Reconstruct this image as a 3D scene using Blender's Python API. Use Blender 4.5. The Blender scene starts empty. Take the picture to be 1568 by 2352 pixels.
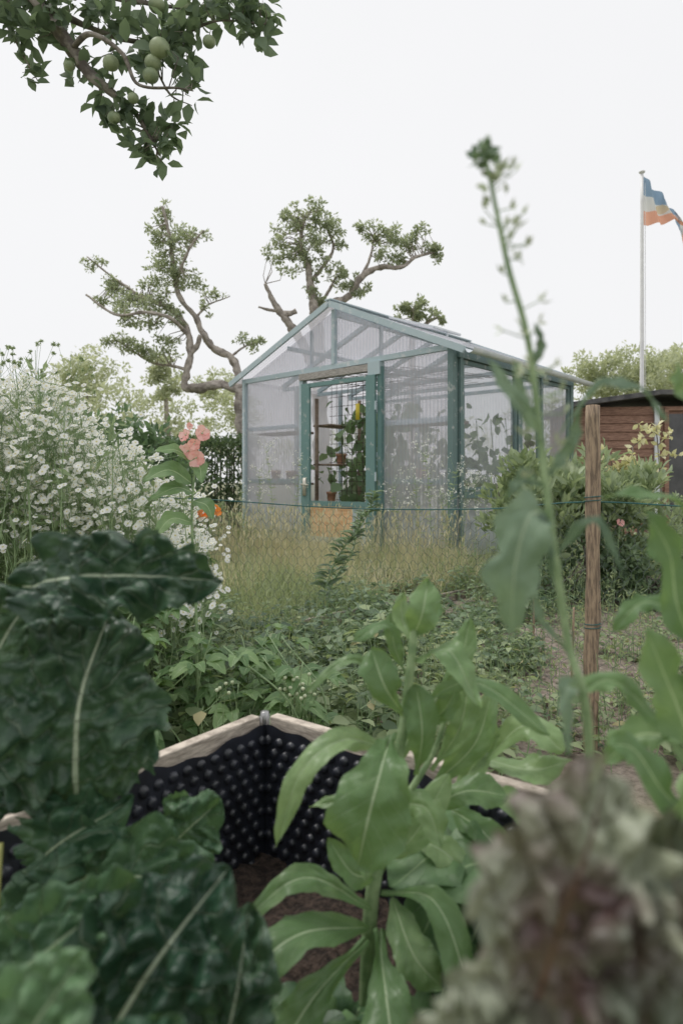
import bpy, math, random
import numpy as np
from mathutils import Vector, Matrix, noise
rng=np.random.default_rng(11); random.seed(11)
R=random.uniform
scene=bpy.context.scene
scene.view_settings.view_transform='Standard'
try: scene.view_settings.look='None'
except: pass

# ------------------------------------------------------------------ materials
def newmat(name):
    m=bpy.data.materials.new(name); m.use_nodes=True
    nt=m.node_tree; nt.nodes.clear()
    return m,nt
def N(nt,t,**k):
    n=nt.nodes.new(t)
    for a,b in k.items():
        if a.startswith('_'): setattr(n,a[1:],b)
        else: n.inputs[a.replace('_',' ')].default_value=b
    return n
def L(nt,a,b): nt.links.new(a,b)
def c4(c): return (c[0],c[1],c[2],1)
def math_n(nt,op,a,b=None,clamp=False):
    n=nt.nodes.new('ShaderNodeMath'); n.operation=op; n.use_clamp=clamp
    for i,x in enumerate((a,b)):
        if x is None: continue
        if isinstance(x,(int,float)): n.inputs[i].default_value=x
        else: L(nt,x,n.inputs[i])
    return n.outputs[0]
def mix(nt,f,a,b,mode='MIX'):
    n=nt.nodes.new('ShaderNodeMix'); n.data_type='RGBA'; n.blend_type=mode
    for i,x in ((0,f),(6,a),(7,b)):
        if isinstance(x,(int,float)): n.inputs[i].default_value=x
        elif isinstance(x,tuple): n.inputs[i].default_value=c4(x)
        else: L(nt,x,n.inputs[i])
    return n.outputs[2]
def noise_n(nt,scale,detail=4,rough=.6,vec=None):
    n=N(nt,'ShaderNodeTexNoise',Scale=scale,Detail=detail,Roughness=rough)
    if vec is None:
        tc=nt.nodes.new('ShaderNodeTexCoord'); vec=tc.outputs['Object']
    L(nt,vec,n.inputs['Vector']); return n.outputs['Fac']
def ramp(nt,f,lo,hi):
    n=N(nt,'ShaderNodeMapRange'); n.inputs['From Min'].default_value=lo; n.inputs['From Max'].default_value=hi
    n.interpolation_type='SMOOTHSTEP'
    L(nt,f,n.inputs['Value']); return n.outputs[0]
def bump(nt,h,strength=.4,dist=.01):
    n=N(nt,'ShaderNodeBump',Strength=strength,Distance=dist); L(nt,h,n.inputs['Height']); return n.outputs[0]
def finish(nt,col,rough=.6,bmp=None,transl=0,tcol=None,metal=0,spec=.5,coat=0):
    p=N(nt,'ShaderNodeBsdfPrincipled',Roughness=rough,Metallic=metal)
    p.inputs['Specular IOR Level'].default_value=spec
    p.inputs['Coat Weight'].default_value=coat
    if isinstance(col,tuple): p.inputs['Base Color'].default_value=c4(col)
    else: L(nt,col,p.inputs['Base Color'])
    if bmp is not None: L(nt,bmp,p.inputs['Normal'])
    out=nt.nodes.new('ShaderNodeOutputMaterial'); sh=p.outputs[0]
    if transl>0:
        t=N(nt,'ShaderNodeBsdfTranslucent')
        if tcol is None: tcol=col
        if isinstance(tcol,tuple): t.inputs['Color'].default_value=c4(tcol)
        else: L(nt,tcol,t.inputs['Color'])
        ms=N(nt,'ShaderNodeMixShader',Fac=transl); L(nt,sh,ms.inputs[1]); L(nt,t.outputs[0],ms.inputs[2]); sh=ms.outputs[0]
    L(nt,sh,out.inputs[0])
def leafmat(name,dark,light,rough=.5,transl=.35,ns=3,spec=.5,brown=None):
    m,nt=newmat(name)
    at=N(nt,'ShaderNodeAttribute',_attribute_name='tint')
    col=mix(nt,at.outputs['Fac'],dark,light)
    if brown:
        col=mix(nt,ramp(nt,at.outputs['Fac'],.93,.97),col,brown)
    tc=mix(nt,.5,col,(light[0]*1.6,light[1]*1.6,light[2]*1.))
    finish(nt,col,rough,transl=transl,tcol=tc,spec=spec)
    return m
def bigleaf(name,dark,light,vein,rough=.35,transl=.2,nv=9,k=1.6,ribw=.06,vstr=.5,spec=.5,ns=40,stain=None,bs=.5,dist=.8):
    m,nt=newmat(name)
    uv=nt.nodes.new('ShaderNodeUVMap'); sx=nt.nodes.new('ShaderNodeSeparateXYZ'); L(nt,uv.outputs[0],sx.inputs[0])
    n0=noise_n(nt,ns,3); n1=noise_n(nt,ns*.25,2)
    s=math_n(nt,'ABSOLUTE',math_n(nt,'MULTIPLY',math_n(nt,'SUBTRACT',sx.outputs[1],.5),2))
    rib=ramp(nt,math_n(nt,'ADD',s,math_n(nt,'MULTIPLY',sx.outputs[0],ribw*.7)),ribw*1.25,ribw*.8)
    ph=math_n(nt,'ADD',math_n(nt,'SUBTRACT',math_n(nt,'MULTIPLY',sx.outputs[0],nv),math_n(nt,'MULTIPLY',s,k)),math_n(nt,'MULTIPLY',n1,dist))
    fr=math_n(nt,'ABSOLUTE',math_n(nt,'SUBTRACT',math_n(nt,'FRACT',ph),.5))
    ven=ramp(nt,fr,.06,.0)
    at=N(nt,'ShaderNodeAttribute',_attribute_name='tint')
    f=math_n(nt,'ADD',math_n(nt,'MULTIPLY',math_n(nt,'SUBTRACT',n0,.3),1.3),math_n(nt,'MULTIPLY',math_n(nt,'SUBTRACT',at.outputs['Fac'],.5),1.0),clamp=True)
    col=mix(nt,f,dark,light)
    if stain: col=mix(nt,ramp(nt,n1,.49,.64),col,stain)
    col=mix(nt,math_n(nt,'MULTIPLY',ven,vstr),col,vein)
    col=mix(nt,rib,col,vein)
    h=math_n(nt,'SUBTRACT',math_n(nt,'ADD',n0,math_n(nt,'MULTIPLY',rib,.6)),math_n(nt,'MULTIPLY',ven,.5))
    tcl=mix(nt,.5,col,(light[0]*1.6,light[1]*1.6,light[2]*.8))
    finish(nt,col,rough,bump(nt,h,bs,.006),transl,tcl,spec=spec)
    return m
def plain(name,a,b,scale=20,rough=.7,bs=.3,bd=.005,metal=0,spec=.5,stretch=None,detail=4,lo=.35,hi=.65):
    m,nt=newmat(name)
    vec=None
    if stretch:
        tc=nt.nodes.new('ShaderNodeTexCoord'); mp=nt.nodes.new('ShaderNodeMapping'); mp.inputs['Scale'].default_value=stretch
        L(nt,tc.outputs['Object'],mp.inputs[0]); vec=mp.outputs[0]
    n=noise_n(nt,scale,detail,.65,vec)
    col=mix(nt,ramp(nt,n,lo,hi),a,b)
    finish(nt,col,rough,bump(nt,n,bs,bd) if bs>0 else None,metal=metal,spec=spec)
    return m

M={}
M['bark']=plain('bark',(.1,.085,.075),(.31,.28,.24),14,.9,.8,.02)
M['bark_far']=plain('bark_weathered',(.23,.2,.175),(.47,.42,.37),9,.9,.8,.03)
M['apple_leaf']=leafmat('apple_leaf',(.07,.11,.075),(.25,.33,.22),.5,.4)
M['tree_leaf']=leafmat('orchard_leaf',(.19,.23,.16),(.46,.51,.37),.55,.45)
M['hazed_leaf']=leafmat('distant_hazed_leaf',(.34,.38,.28),(.6,.63,.46),.7,.4)  # distance haze painted in as a paler leaf colour
M['hedge_leaf']=leafmat('hedge_leaf',(.06,.1,.055),(.18,.25,.13),.5,.3)
M['laurel_leaf']=leafmat('laurel_leaf',(.055,.1,.055),(.22,.33,.18),.4,.3)
M['climber_leaf']=leafmat('cucumber_leaf',(.09,.16,.08),(.3,.43,.23),.5,.35)
M['bush_leaf']=leafmat('bush_leaf',(.14,.2,.115),(.44,.52,.33),.5,.35)
M['weed_leaf']=leafmat('weed_leaf',(.11,.165,.085),(.42,.5,.28),.5,.35,brown=(.45,.4,.22))
M['weed_dark']=leafmat('weed_leaf_dark',(.065,.115,.065),(.26,.35,.2),.45,.3)
M['grass']=leafmat('grass_blade',(.17,.23,.12),(.48,.53,.33),.6,.35)
M['dry_grass']=leafmat('dry_grass',(.46,.43,.28),(.8,.74,.57),.7,.35)
M['flower_stem']=leafmat('flower_stem',(.14,.21,.12),(.4,.5,.3),.6,.35)
M['yellow_leaf']=leafmat('yellow_leaf',(.55,.54,.3),(.8,.77,.55),.6,.35)
M['white_petal']=leafmat('white_petal',(.86,.86,.86),(.9,.9,.9),.7,.3)
M['yellow_disc']=plain('yellow_disc',(.7,.64,.3),(.8,.72,.38),50,.8,0)
M['pink']=leafmat('pink_petal',(.85,.38,.38),(.93,.6,.58),.6,.3)
M['orange']=leafmat('orange_petal',(.86,.2,.03),(.93,.34,.06),.6,.3)
M['apple']=plain('apple_skin',(.22,.28,.16),(.37,.43,.26),12,.45,.05)
M['chard']=bigleaf('chard_leaf',(.018,.055,.03),(.14,.235,.13),(.48,.56,.4),.42,.15,8,1.6,.045,.2,.55,44,dist=2.2,bs=.8)
M['chard_pale']=bigleaf('chard_leaf_pale',(.035,.095,.05),(.18,.3,.15),(.45,.55,.35),.45,.2,8,1.6,.04,.25,.5,44,dist=2.2,bs=.8)
M['calendula']=bigleaf('calendula_leaf',(.12,.215,.085),(.33,.46,.22),(.45,.56,.35),.4,.3,8,2.0,.055,.15,.5,30,bs=.45)
M['mustard']=bigleaf('mustard_leaf',(.05,.115,.05),(.17,.29,.12),(.3,.42,.22),.45,.22,6,1.8,.07,.2,.45,30,bs=.4)
M['greens']=bigleaf('garden_greens',(.12,.215,.09),(.28,.41,.18),(.42,.54,.3),.45,.3,6,1.8,.07,.2,.45,30,bs=.4)
M['bluegreen']=bigleaf('brassica_leaf',(.1,.165,.11),(.25,.35,.235),(.38,.48,.33),.45,.3,6,1.8,.08,.2,.45,30,bs=.4)
M['purple']=bigleaf('purple_leaf',(.1,.12,.08),(.42,.45,.33),(.15,.07,.055),.42,.12,7,1.5,.045,.3,.6,38,stain=(.11,.065,.065),bs=.9,dist=2)
M['stem_green']=plain('stem_green',(.18,.28,.13),(.34,.45,.24),30,.5,0)
M['stem_pale']=plain('stem_pale',(.42,.49,.3),(.57,.62,.43),30,.5,0)
M['olive_stalk']=plain('chard_stalk_olive',(.26,.27,.08),(.38,.38,.13),20,.4,0)
M['rebar_dark']=plain('rusty_wire',(.07,.055,.05),(.13,.1,.08),40,.8,0)
M['wood_pale']=plain('bed_wood',(.33,.28,.23),(.65,.57,.48),12,.75,.4,.003,stretch=(2,2,14))
M['stake']=plain('stake_wood',(.17,.125,.09),(.43,.32,.22),16,.8,.8,.005,stretch=(6,6,.8))
M['plank']=plain('edging_plank',(.18,.16,.13),(.36,.31,.26),10,.85,.5,.004)
M['old_wood']=plain('weathered_lintel',(.22,.2,.18),(.5,.47,.44),14,.85,.6,.004,stretch=(1.2,5,12))
M['black']=plain('black_membrane',(.012,.014,.02),(.026,.03,.044),18,.42,0,spec=.8)
M['bedsoil']=plain('bed_soil',(.025,.017,.013),(.09,.062,.047),60,.95,1,.02)
M['steel']=plain('galvanised_steel',(.3,.3,.3),(.5,.5,.5),30,.4,0,metal=.8)
M['wire']=plain('fence_wire',(.09,.12,.11),(.16,.19,.18),30,.6,0,spec=.3)
M['greenwire']=plain('green_wire',(.02,.09,.09),(.03,.14,.13),30,.5,0)
def paint(name,c,worn,amt=.62,scale=9):
    m,nt=newmat(name)
    n=noise_n(nt,scale,7,.75); n2=noise_n(nt,2.5,3)
    col=mix(nt,math_n(nt,'MULTIPLY',n2,.7),c,(c[0]*1.35+.05,c[1]*1.25+.05,c[2]*1.25+.05))
    col=mix(nt,ramp(nt,n,amt,amt+.06),col,worn)
    finish(nt,col,.6,bump(nt,n,.3,.003)); return m
M['teal']=paint('teal_paint',(.115,.225,.215),(.38,.42,.4),.57)
M['teal_pale']=paint('teal_paint_faded',(.38,.48,.51),(.6,.64,.66),.55)
M['teal_dark']=paint('dark_green_paint',(.105,.175,.17),(.38,.41,.4),.56)
M['white_plastic']=plain('white_gutter',(.66,.7,.74),(.77,.8,.83),6,.5,.05)
M['panel_wood']=plain('door_panel_wood',(.7,.4,.2),(.88,.6,.36),8,.6,.2,stretch=(1,1,5))
M['brass']=plain('door_plate',(.5,.47,.4),(.65,.62,.55),20,.4,0,metal=.3)
M['terracotta']=plain('terracotta',(.48,.25,.16),(.6,.34,.22),20,.8,.2)
M['shelf']=plain('shelf_wood',(.2,.15,.11),(.38,.29,.22),9,.8,.3)
M['card']=plain('yellow_card',(.8,.62,.05),(.85,.68,.08),9,.6,0)
M['redwood']=plain('brown_cladding',(.21,.115,.08),(.4,.235,.17),9,.75,.3,stretch=(1,1,8))
M['roofing']=plain('bitumen_roof',(.07,.07,.075),(.15,.145,.145),8,.85,.4)
M['darkgap']=plain('dark_glass',(.05,.052,.055),(.09,.09,.095),3,.2,0,spec=.6)
M['pole']=plain('white_pole',(.76,.76,.77),(.84,.84,.84),5,.4,0)
def polycarb():
    m,nt=newmat('ribbed_polycarbonate')
    uv=nt.nodes.new('ShaderNodeUVMap'); sx=nt.nodes.new('ShaderNodeSeparateXYZ'); L(nt,uv.outputs[0],sx.inputs[0])
    w=math_n(nt,'SINE',math_n(nt,'MULTIPLY',sx.outputs[0],2*math.pi/.048))
    w01=math_n(nt,'ADD',math_n(nt,'MULTIPLY',w,.5),.5)
    rib=ramp(nt,w01,.6,.95)
    n=noise_n(nt,1.6,4,.6); n2=noise_n(nt,25,3,.7)
    dirt=ramp(nt,sx.outputs[1],.75,.0)
    col=mix(nt,n,(.82,.81,.87),(.91,.88,.92))
    col=mix(nt,math_n(nt,'MULTIPLY',rib,.5),col,(.48,.54,.6))
    col=mix(nt,math_n(nt,'MULTIPLY',dirt,math_n(nt,'ADD',math_n(nt,'MULTIPLY',n2,.7),.2)),col,(.42,.56,.56))
    d=N(nt,'ShaderNodeBsdfPrincipled',Roughness=.35); L(nt,col,d.inputs['Base Color']); L(nt,bump(nt,w01,.7,.01),d.inputs['Normal'])
    t=N(nt,'ShaderNodeBsdfTranslucent'); L(nt,col,t.inputs['Color'])
    a=N(nt,'ShaderNodeMixShader',Fac=.45); L(nt,d.outputs[0],a.inputs[1]); L(nt,t.outputs[0],a.inputs[2])
    tr=N(nt,'ShaderNodeBsdfTransparent'); tr.inputs[0].default_value=(.96,.95,.98,1)
    f=math_n(nt,'ADD',math_n(nt,'MULTIPLY',n,.2),math_n(nt,'MULTIPLY',rib,.15))
    f=math_n(nt,'ADD',f,math_n(nt,'ADD',math_n(nt,'MULTIPLY',dirt,.12),.48),clamp=True)
    b=nt.nodes.new('ShaderNodeMixShader'); L(nt,f,b.inputs[0]); L(nt,tr.outputs[0],b.inputs[1]); L(nt,a.outputs[0],b.inputs[2])
    o=nt.nodes.new('ShaderNodeOutputMaterial'); L(nt,b.outputs[0],o.inputs[0]); return m
M['poly']=polycarb()
def glassm():
    m,nt=newmat('window_glass')
    g=N(nt,'ShaderNodeBsdfGlossy',Roughness=.04); g.inputs[0].default_value=(.9,.92,.95,1)
    tr=N(nt,'ShaderNodeBsdfTransparent'); tr.inputs[0].default_value=(.84,.86,.86,1)
    df=N(nt,'ShaderNodeBsdfDiffuse'); df.inputs[0].default_value=(.55,.57,.57,1)
    n=noise_n(nt,3,4)
    m1=nt.nodes.new('ShaderNodeMixShader'); L(nt,math_n(nt,'MULTIPLY',n,.3),m1.inputs[0]); L(nt,tr.outputs[0],m1.inputs[1]); L(nt,df.outputs[0],m1.inputs[2])
    lw=N(nt,'ShaderNodeLayerWeight',Blend=.3)
    m2=nt.nodes.new('ShaderNodeMixShader'); L(nt,math_n(nt,'ADD',math_n(nt,'MULTIPLY',lw.outputs['Fresnel'],.6),.04),m2.inputs[0]); L(nt,m1.outputs[0],m2.inputs[1]); L(nt,g.outputs[0],m2.inputs[2])
    o=nt.nodes.new('ShaderNodeOutputMaterial'); L(nt,m2.outputs[0],o.inputs[0]); return m
M['glass']=glassm()

# ------------------------------------------------------------------ geometry
def nrm(a): return a/np.maximum(np.linalg.norm(a,axis=-1,keepdims=True),1e-9)
def spl(pts,n):
    p=np.array(pts,float); m=len(p)
    if m==2: t=np.linspace(0,1,n)[:,None]; return p[0]*(1-t)+p[1]*t
    q=np.vstack([2*p[0]-p[1],p,2*p[-1]-p[-2]])
    out=[]
    for x in np.linspace(0,m-1,n):
        i=min(int(x),m-2); t=x-i; a,b,c,d=q[i],q[i+1],q[i+2],q[i+3]
        out.append(.5*((2*b)+(-a+c)*t+(2*a-5*b+4*c-d)*t*t+(-a+3*b-3*c+d)*t**3))
    return np.array(out)
DIA=(np.array([(0,0,0),(.45,-.5,.08),(1,0,-.05),(.45,.5,.08)]),[(0,1,2),(0,2,3)])
LEAF=(np.array([(0,0,0),(.35,-.5,.07),(.35,0,0),(.35,.5,.07),(.7,-.38,.03),(.7,0,-.05),(.7,.38,.03),(1,0,-.16)]),
      [(0,1,2),(0,2,3),(1,4,5,2),(2,5,6,3),(4,7,5),(5,7,6)])
BLADE=(np.array([(0,-.5,0),(0,.5,0),(.5,-.4,.05),(.5,.4,.05),(1,0,.22)]),[(0,2,3,1),(2,4,3)])
class G:
    def __init__(s): s.V=[];s.LV=[];s.SZ=[];s.MI=[];s.RN=[];s.UV=[];s.n=0
    def add(s,V,F,mat=0,tint=0.,uv=None):
        V=np.asarray(V,float); k=len(V)
        s.V.append(V); s.LV.append(np.array([i for f in F for i in f],int)+s.n)
        s.SZ.append(np.array([len(f) for f in F],int))
        s.MI.append(np.full(len(F),mat,int) if isinstance(mat,int) else np.array(mat,int))
        s.RN.append(np.full(k,tint,float) if np.isscalar(tint) else tint)
        s.UV.append(np.zeros((k,2)) if uv is None else np.asarray(uv,float)); s.n+=k
    def inst(s,T,P,D,Nn,Ln,W,mat=0,tint=None):
        TV,TF=T; K=len(TV); P=np.asarray(P,float); n=len(P)
        if n==0: return
        D=nrm(np.asarray(D,float)); S=nrm(np.cross(D,Nn)); Z=np.cross(S,D)
        Ln=np.broadcast_to(Ln,(n,)); W=np.broadcast_to(W,(n,))
        V=P[:,None]+D[:,None]*(TV[None,:,0]*Ln[:,None])[...,None]+S[:,None]*(TV[None,:,1]*W[:,None])[...,None]+Z[:,None]*(TV[None,:,2]*Ln[:,None])[...,None]
        fl=np.array([i for f in TF for i in f]); 
        s.V.append(V.reshape(-1,3)); s.LV.append((fl[None]+(np.arange(n)*K)[:,None]+s.n).ravel())
        s.SZ.append(np.tile([len(f) for f in TF],n))
        mi=np.full(len(TF),mat,int) if isinstance(mat,int) else np.array(mat)
        s.MI.append(np.tile(mi,n))
        if tint is None: tint=rng.random(n)
        s.RN.append(np.repeat(tint,K)); s.UV.append(np.tile(np.c_[TV[:,0],TV[:,1]*.5+.5],(n,1))); s.n+=n*K
    def sticks(s,A,B,r0,r1=None,k=3,mat=0,tint=None):
        A=np.asarray(A,float);B=np.asarray(B,float)
        if r1 is None: r1=r0
        D=B-A; a=np.arange(k)*2*np.pi/k
        ref=np.tile([.31,.17,.93],(len(A),1)); 
        D=nrm(D); par=np.abs((D*ref).sum(1))>.95; ref[par]=[1,0,.1]
        S=nrm(np.cross(D,ref)); Z=np.cross(S,D)
        r0=np.broadcast_to(r0,(len(A),)); r1=np.broadcast_to(r1,(len(A),))
        ring=S[:,None]*np.cos(a)[None,:,None]+Z[:,None]*np.sin(a)[None,:,None]
        V=np.concatenate([A[:,None]+ring*r0[:,None,None],B[:,None]+ring*r1[:,None,None]],1)
        TF=[(i,(i+1)%k,(i+1)%k+k,i+k) for i in range(k)]
        fl=np.array(TF).ravel(); n=len(A)
        s.V.append(V.reshape(-1,3)); s.LV.append((fl[None]+(np.arange(n)*2*k)[:,None]+s.n).ravel())
        s.SZ.append(np.full(n*k,4)); s.MI.append(np.full(n*k,mat)); 
        if tint is None: tint=rng.random(n)
        s.RN.append(np.repeat(tint,2*k)); s.UV.append(np.zeros((n*2*k,2))); s.n+=n*2*k
    def tube(s,pts,r0,r1,k=8,n=None,mat=0,jit=0,tint=.5):
        n=n or max(3,len(pts)*5); c=spl(pts,n)
        T=nrm(np.gradient(c,axis=0)); ref=np.array([.2,-.9,.35]); S=nrm(np.cross(T,ref)); Z=np.cross(S,T)
        r=np.linspace(r0,r1,n)
        V=[];a=np.arange(k)*2*np.pi/k
        for i in range(n):
            for x in a:
                q=r[i]*(1+(noise.noise(Vector(c[i]*9+x))*jit if jit else 0))
                V.append(c[i]+S[i]*math.cos(x)*q+Z[i]*math.sin(x)*q)
        F=[(i*k+j,i*k+(j+1)%k,(i+1)*k+(j+1)%k,(i+1)*k+j) for i in range(n-1) for j in range(k)]
        F+=[tuple(range(k))[::-1],tuple((n-1)*k+j for j in range(k))]
        s.add(V,F,mat,tint); return c
    def box(s,a,b,mat=0):
        (x0,y0,z0),(x1,y1,z1)=a,b
        V=[(x0,y0,z0),(x1,y0,z0),(x1,y1,z0),(x0,y1,z0),(x0,y0,z1),(x1,y0,z1),(x1,y1,z1),(x0,y1,z1)]
        s.add(V,[(0,3,2,1),(4,5,6,7),(0,1,5,4),(1,2,6,5),(2,3,7,6),(3,0,4,7)],mat,R(0,1))
    def beam(s,p,q,w,h,up=(0,0,1),mat=0):
        p=np.array(p,float);q=np.array(q,float); d=nrm(q-p); sd=nrm(np.cross(d,up)); u=np.cross(sd,d)
        V=[c+sd*a*w/2+u*b*h/2 for c in(p,q) for a,b in((-1,-1),(1,-1),(1,1),(-1,1))]
        s.add(V,[(3,2,1,0),(4,5,6,7),(0,1,5,4),(1,2,6,5),(2,3,7,6),(3,0,4,7)],mat,R(0,1))
    def poly(s,V,uv=None,mat=0): s.add(V,[tuple(range(len(V)))],mat,0,uv)
    def sphere(s,c,r,mat=0,sq=.9,seg=12):
        V=[];F=[]
        for i in range(seg//2+1):
            th=math.pi*i/(seg//2)
            for j in range(seg):
                ph=2*math.pi*j/seg; dimp=1-.12*math.exp(-(th/.35)**2)-.06*math.exp(-((math.pi-th)/.3)**2)
                V.append((c[0]+r*math.sin(th)*math.cos(ph),c[1]+r*math.sin(th)*math.sin(ph),c[2]+r*sq*math.cos(th)*dimp))
        for i in range(seg//2):
            for j in range(seg): F.append((i*seg+j,(i+1)*seg+j,(i+1)*seg+(j+1)%seg,i*seg+(j+1)%seg))
        s.add(V,F,mat,R(0,1))
    def build(s,name,mats,parent=None,smooth=True):
        V=np.vstack(s.V); LV=np.concatenate(s.LV); SZ=np.concatenate(s.SZ); MI=np.concatenate(s.MI); RN=np.concatenate(s.RN); UV=np.vstack(s.UV)
        me=bpy.data.meshes.new(name); me.vertices.add(len(V)); me.vertices.foreach_set('co',V.ravel().astype(np.float32))
        me.loops.add(len(LV)); me.loops.foreach_set('vertex_index',LV.astype(np.int32))
        me.polygons.add(len(SZ)); me.polygons.foreach_set('loop_start',np.concatenate([[0],np.cumsum(SZ)[:-1]]).astype(np.int32))
        me.polygons.foreach_set('material_index',MI.astype(np.int32))
        me.polygons.foreach_set('use_smooth',np.full(len(SZ),smooth))
        for m in mats: me.materials.append(M[m] if isinstance(m,str) else m)
        me.update(calc_edges=True)
        a=me.attributes.new('tint','FLOAT','POINT'); a.data.foreach_set('value',RN.astype(np.float32))
        u=me.uv_layers.new(name='UVMap'); u.data.foreach_set('uv',UV[LV].ravel().astype(np.float32))
        ob=bpy.data.objects.new(name,me); scene.collection.objects.link(ob)
        if parent: ob.parent=parent
        return ob
def empty(name,loc=(0,0,0),rz=0):
    e=bpy.data.objects.new(name,None); e.location=loc; e.rotation_euler=(0,0,rz); scene.collection.objects.link(e); return e
def prof(shape,t):
    if shape=='ovate': return math.sin(math.pi*min(1,t)**.75)**.75 if 0<t<1 else 0.02
    if shape=='lance': return max(.04,math.sin(math.pi*t**.9)**.9) if t<1 else 0
    if shape=='spoon': return max(.16,(math.sin(math.pi*t**1.75))**.65) if 0<t<1 else (.16 if t==0 else .02)
    if shape=='obl': return max(.22*(1-t),(1-abs(2*t**1.05-1)**2.6))**.9 if 0<t<1 else .03
    if shape=='chard': return max(.05,(1-abs(2*t**.95-1)**2.8))**.75 if 0<t<1 else .04
def leaf(g,pts,w,nv,mat=0,shape='ovate',nt=22,ns=10,fold=.15,droop=.0,crink=0,cf=20,wave=0,wf=5,lobes=0,tint=None,edge=.14,ef=7,ridge=.3):
    c=spl(pts,nt+1); T=nrm(np.gradient(c,axis=0)); nv=np.broadcast_to(np.array(nv,float),c.shape)
    S=nrm(np.cross(T,nv)); Z=np.cross(S,T); sd=R(0,50); V=[];UV=[]
    tint=R(0,1) if tint is None else tint
    for i in range(nt+1):
        t=i/nt
        pw=prof(shape,t)*w
        for j in range(ns+1):
            s=2*j/ns-1; a=abs(s)
            ww=pw*(1+(edge*noise.noise(Vector((t*ef,sd+(1 if s>0 else 9),0)))+ edge*.5*noise.noise(Vector((t*ef*3,sd+(3 if s>0 else 19),0)))+(lobes*math.sin(t*math.pi*9+(.8 if s>0 else 0)) if lobes else 0))*a)
            q=c[i]+S[i]*s*ww
            h=fold*a*ww-droop*s*s*ww
            h+=wave*w*s*s*(math.sin(t*wf*6.28+sd+(2 if s>0 else 0))+.6*noise.noise(Vector((t*9,sd,s*2))))*min(1,4*t)
            if crink:
                e=min(1,a*4)
                x=Vector(q*cf)+Vector((sd,0,0))
                h+=crink*e*(abs(noise.noise(x))*2.4+.8*abs(noise.noise(x*2.1))-.5)
                h+=crink*ridge*e*abs(math.sin((t*8-a*1.6+noise.noise(x*.3))*math.pi))*min(1,pw/w*1.2)
            V.append(q+Z[i]*h); UV.append((t,s*.5+.5))
    F=[(i*(ns+1)+j,i*(ns+1)+j+1,(i+1)*(ns+1)+j+1,(i+1)*(ns+1)+j) for i in range(nt) for j in range(ns)]
    g.add(V,F,mat,tint,UV)
FPX=1530.
def sketch(loc,ref):
    """drawing-unit helper: a plant is drawn in its own units around ref, then scaled to metres and stood at loc"""
    k=loc[1]/FPX
    return (lambda u,v,d=0.: np.array([loc[0]+(u-ref[0])*k, loc[1]+d, loc[2]+(ref[1]-v)*k])), k
def rdir(n,up=0.,spread=1.):
    d=rng.normal(size=(n,3)); d[:,2]=d[:,2]*spread+up; return nrm(d)
def clump(g,c,rad,n,sub,Ls,mat=0,T=DIA,up=.2,wr=.5,subr=.28,twigs=None,tmat=1,tr=.01):
    c=np.array(c);rad=np.array(rad)
    sc=nrm(rng.normal(size=(sub,3)))*rng.random((sub,1))**.45*rad+c
    idx=rng.integers(0,sub,n); sr=subr*rad.mean()*(0.6+.8*rng.random(sub))
    off=nrm(rng.normal(size=(n,3)))*(rng.random((n,1))**.5)*sr[idx][:,None]; off[:,2]*=.75
    P=sc[idx]+off
    D=nrm(off/sr[idx][:,None]+rdir(n)*.8+np.array([0,0,up])); Nn=rdir(n,.6)
    ll=Ls*(.6+.7*rng.random(n))
    tint=np.clip(.4+.3*(off[:,2]/np.maximum(sr[idx],1e-6))+rng.normal(size=n)*.22,0,1)  # top light painted into leaf colour by height in tuft, plus random variation
    g.inst(T,P,D,Nn,ll,ll*wr,mat,tint)
    if twigs is not None:
        b=np.array(twigs)
        di=np.linalg.norm(sc[:,None]-b[None],axis=2).argmin(1)
        A=b[di]; mid=(A+sc)/2+rng.normal(size=A.shape)*.12*np.linalg.norm(sc-A,axis=1)[:,None]
        g.sticks(A,mid,tr,tr*.7,5,tmat); g.sticks(mid,sc,tr*.7,tr*.3,5,tmat)

# ------------------------------------------------------------------ ground
def axis(a,n,k): 
    t=np.linspace(-1,1,n); return np.sinh(t*k)/np.sinh(k)*a
gx=axis(300,170,6.5); gy=axis(300,210,6.5)+4.5
GX,GY=np.meshgrid(gx,gy); 
def soilmask(x,y):
    e=.35*noise.noise(Vector((x*1.3,y*1.3,3)))
    a=min(1,max(0,(x-(.05+e))/.25)); b=min(1,max(0,(5.2+e*2-y)/.5)); c=min(1,max(0,(y-1.7)/.3))
    return a*b*c
def gh(x,y):
    s=soilmask(x,y); n=.02*noise.noise(Vector((x*1.7,y*1.7,0)))
    if s>0: n+=s*(.022*noise.noise(Vector((x*9,y*9,1)))+.012*noise.noise(Vector((x*30,y*30,2))))
    return n if abs(x)<12 and -3<y<20 else 0
V=[];sm=[]
for x,y in zip(GX.ravel(),GY.ravel()): V.append((x,y,gh(x,y))); sm.append(soilmask(x,y))
nx,ny=len(gx),len(gy)
F=[(j*nx+i,j*nx+i+1,(j+1)*nx+i+1,(j+1)*nx+i) for j in range(ny-1) for i in range(nx-1)]
m,nt=newmat('garden_ground')
at=N(nt,'ShaderNodeAttribute',_attribute_name='tint')
n1=noise_n(nt,2.2,4); n2=noise_n(nt,28,5,.7)
grass=mix(nt,ramp(nt,n1,.35,.65),(.15,.18,.09),(.34,.33,.2))
soil=mix(nt,ramp(nt,n2,.3,.7),(.17,.135,.11),(.4,.335,.28))
col=mix(nt,at.outputs['Fac'],mix(nt,math_n(nt,'MULTIPLY',n2,.4),grass,(.18,.15,.1)),soil)
finish(nt,col,.95,bump(nt,n2,1,.03))
g=G(); g.add(V,F,0,np.array(sm)); g.build('ground',[m])

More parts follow.
